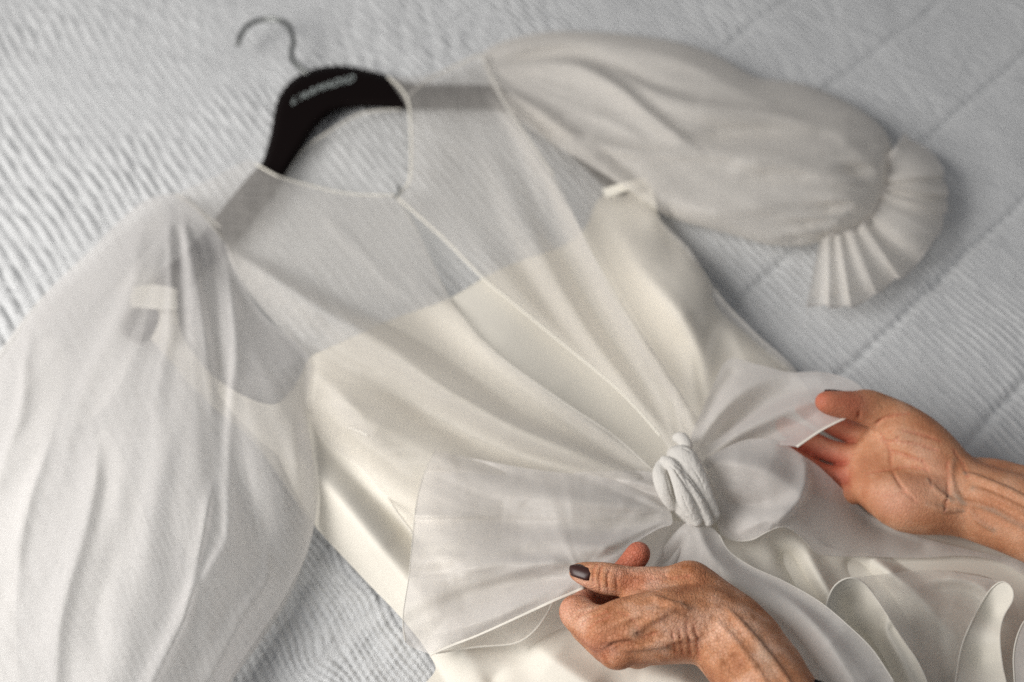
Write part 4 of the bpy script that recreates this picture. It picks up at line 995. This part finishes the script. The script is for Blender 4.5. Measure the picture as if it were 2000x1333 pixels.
# thumb
chainQ(s, [(1790, 850, 6.4, 1.5), (1750, 822, 7.0, 1.3), (1712, 802, 7.4, 1.12), (1685, 793, 7.8, 1.12)], .5, steps=3)
chainQ(s, [(1692, 795, 7.8, 1.06), (1655, 792, 8.4, .95), (1625, 788, 8.8, .80), (1610, 785, 9.0, .62)], .3, steps=3)
# fingers pointing away under the cloth
chainQ(s, [(1716, 860, 5.0, 1.05), (1680, 850, 4.6, .86), (1640, 836, 4.2, .80), (1604, 816, 4.4, .78), (1570, 798, 4.8, .66)], .2, steps=3)
chainQ(s, [(1700, 892, 4.7, 1.0), (1655, 889, 3.9, .86), (1612, 878, 3.6, .82), (1566, 852, 3.8, .78), (1532, 832, 4.2, .66)], .18, steps=3)
chainQ(s, [(1688, 926, 4.3, .98), (1650, 932, 3.3, .82), (1606, 926, 2.9, .78), (1560, 898, 2.9, .72), (1530, 876, 3.1, .6)], .18, steps=3)
chainQ(s, [(1690, 955, 4.1, .95), (1650, 965, 3.0, .78), (1612, 955, 2.6, .72), (1580, 935, 2.4, .64), (1560, 920, 2.5, .54)], .18, steps=3)
# wrist tendons and veins
for pts, r_ in (([(1862, 900), (1858, 930), (1866, 965), (1890, 990), (1910, 1015), (1940, 1035)], .15), ([(1812, 938), (1832, 962), (1862, 980), (1895, 984), (1945, 998), (2000, 1030)], .14), ([(1810, 984), (1840, 996), (1880, 996)], .12),
            ([(1885, 925), (1930, 945), (1970, 962), (2020, 985)], .24), ([(1900, 955), (1950, 975), (2010, 1004)], .2)):
    s.relief(pts, r_, .26, off=-.02)
# palm creases
for pts, r_ in (([(1722, 848), (1738, 880), (1742, 915), (1760, 950), (1790, 982)], .06), ([(1690, 925), (1735, 918), (1775, 912), (1810, 918)], .05), ([(1678, 800), (1676, 812), (1682, 824)], .07),
            ([(1686, 826), (1705, 834), (1720, 820), (1745, 812), (1775, 808)], .05), ([(1850, 905), (1852, 950), (1846, 1000)], .05), ([(1740, 880), (1770, 890), (1800, 900)], .035), ([(1752, 862), (1790, 868), (1830, 880)], .035), ([(1765, 842), (1800, 850), (1835, 862)], .03),
            ([(1800, 896), (1815, 925), (1820, 950)], .03), ([(1700, 960), (1730, 968), (1770, 962)], .03), ([(1862, 880), (1880, 905), (1890, 930)], .03), ([(1720, 860), (1745, 862), (1760, 850)], .03)):
    s.relief(pts, r_, .16, sub=True)
me = s.mesh('arm'); tone(me, [([(1566, 788, 6), (1660, 830, 5)], 1.2, .6), ([(1530, 825, 4), (1660, 870, 4)], 1.2, .85), ([(1530, 860, 3.4), (1650, 905, 3.6)], 1.2, .95), ([(1560, 895, 2.8), (1660, 940, 3.6)], 1.2, .9), ([(1605, 784, 9), (1660, 792, 8.6)], 1.2, .8), ([(1700, 960, 5), (1760, 985, 6.4)], 1.2, .2)],  # fingers under the bow painted deeper red, partly for their shade
                        [([(1848, 905, 6.8), (1866, 968, 7), (1890, 992, 7.1), (1920, 1022, 7.1)], .22, .75), ([(1812, 938, 6.7), (1866, 982, 7.1), (1940, 998, 7.4), (2000, 1030, 7.5)], .2, .6), ([(1812, 985, 6.6), (1880, 994, 7)], .16, .5), ([(1770, 850, 8), (1830, 910, 7.6)], .7, .30)],
                        [([(1740, 980, 6.6), (1800, 960, 6.6)], 1.3, .45), ([(1800, 880, 8), (1840, 950, 7)], .9, .4), ([(1890, 1010, 7), (1990, 1060, 7.4)], 1.0, .3)], s.lines, .8, .75)
arm2 = link('arm', me, M_palm, person); arm2['label'] = 'right hand, palm upward, thumb resting on the far bow loop'
al = proj(1605, 784, 9) - proj(1690, 795, 7.8)
nail('fingernail', 1634, 763, 9.1, al, (.1, .80, .5), .95, .5, .05, arm2)

# dark sleeve of the near arm, only just entering at the bottom of the frame
c0 = proj(1620, 1450, 9.5) * 100
s = SDF(c0 - [8, 8, 6], c0 + [8, 7, 6], .16)
chainQ(s, [(1578, 1424, 9.2, 3.0), (1612, 1500, 9.4, 3.4), (1668, 1600, 9.6, 3.8)], .4, steps=3)
M_knit = simple('black_jersey', (.012, .012, .014), .9, bump=(600, .4, .001), spec=.1)
link('sleeve', s.mesh('sleeve'), M_knit, person)
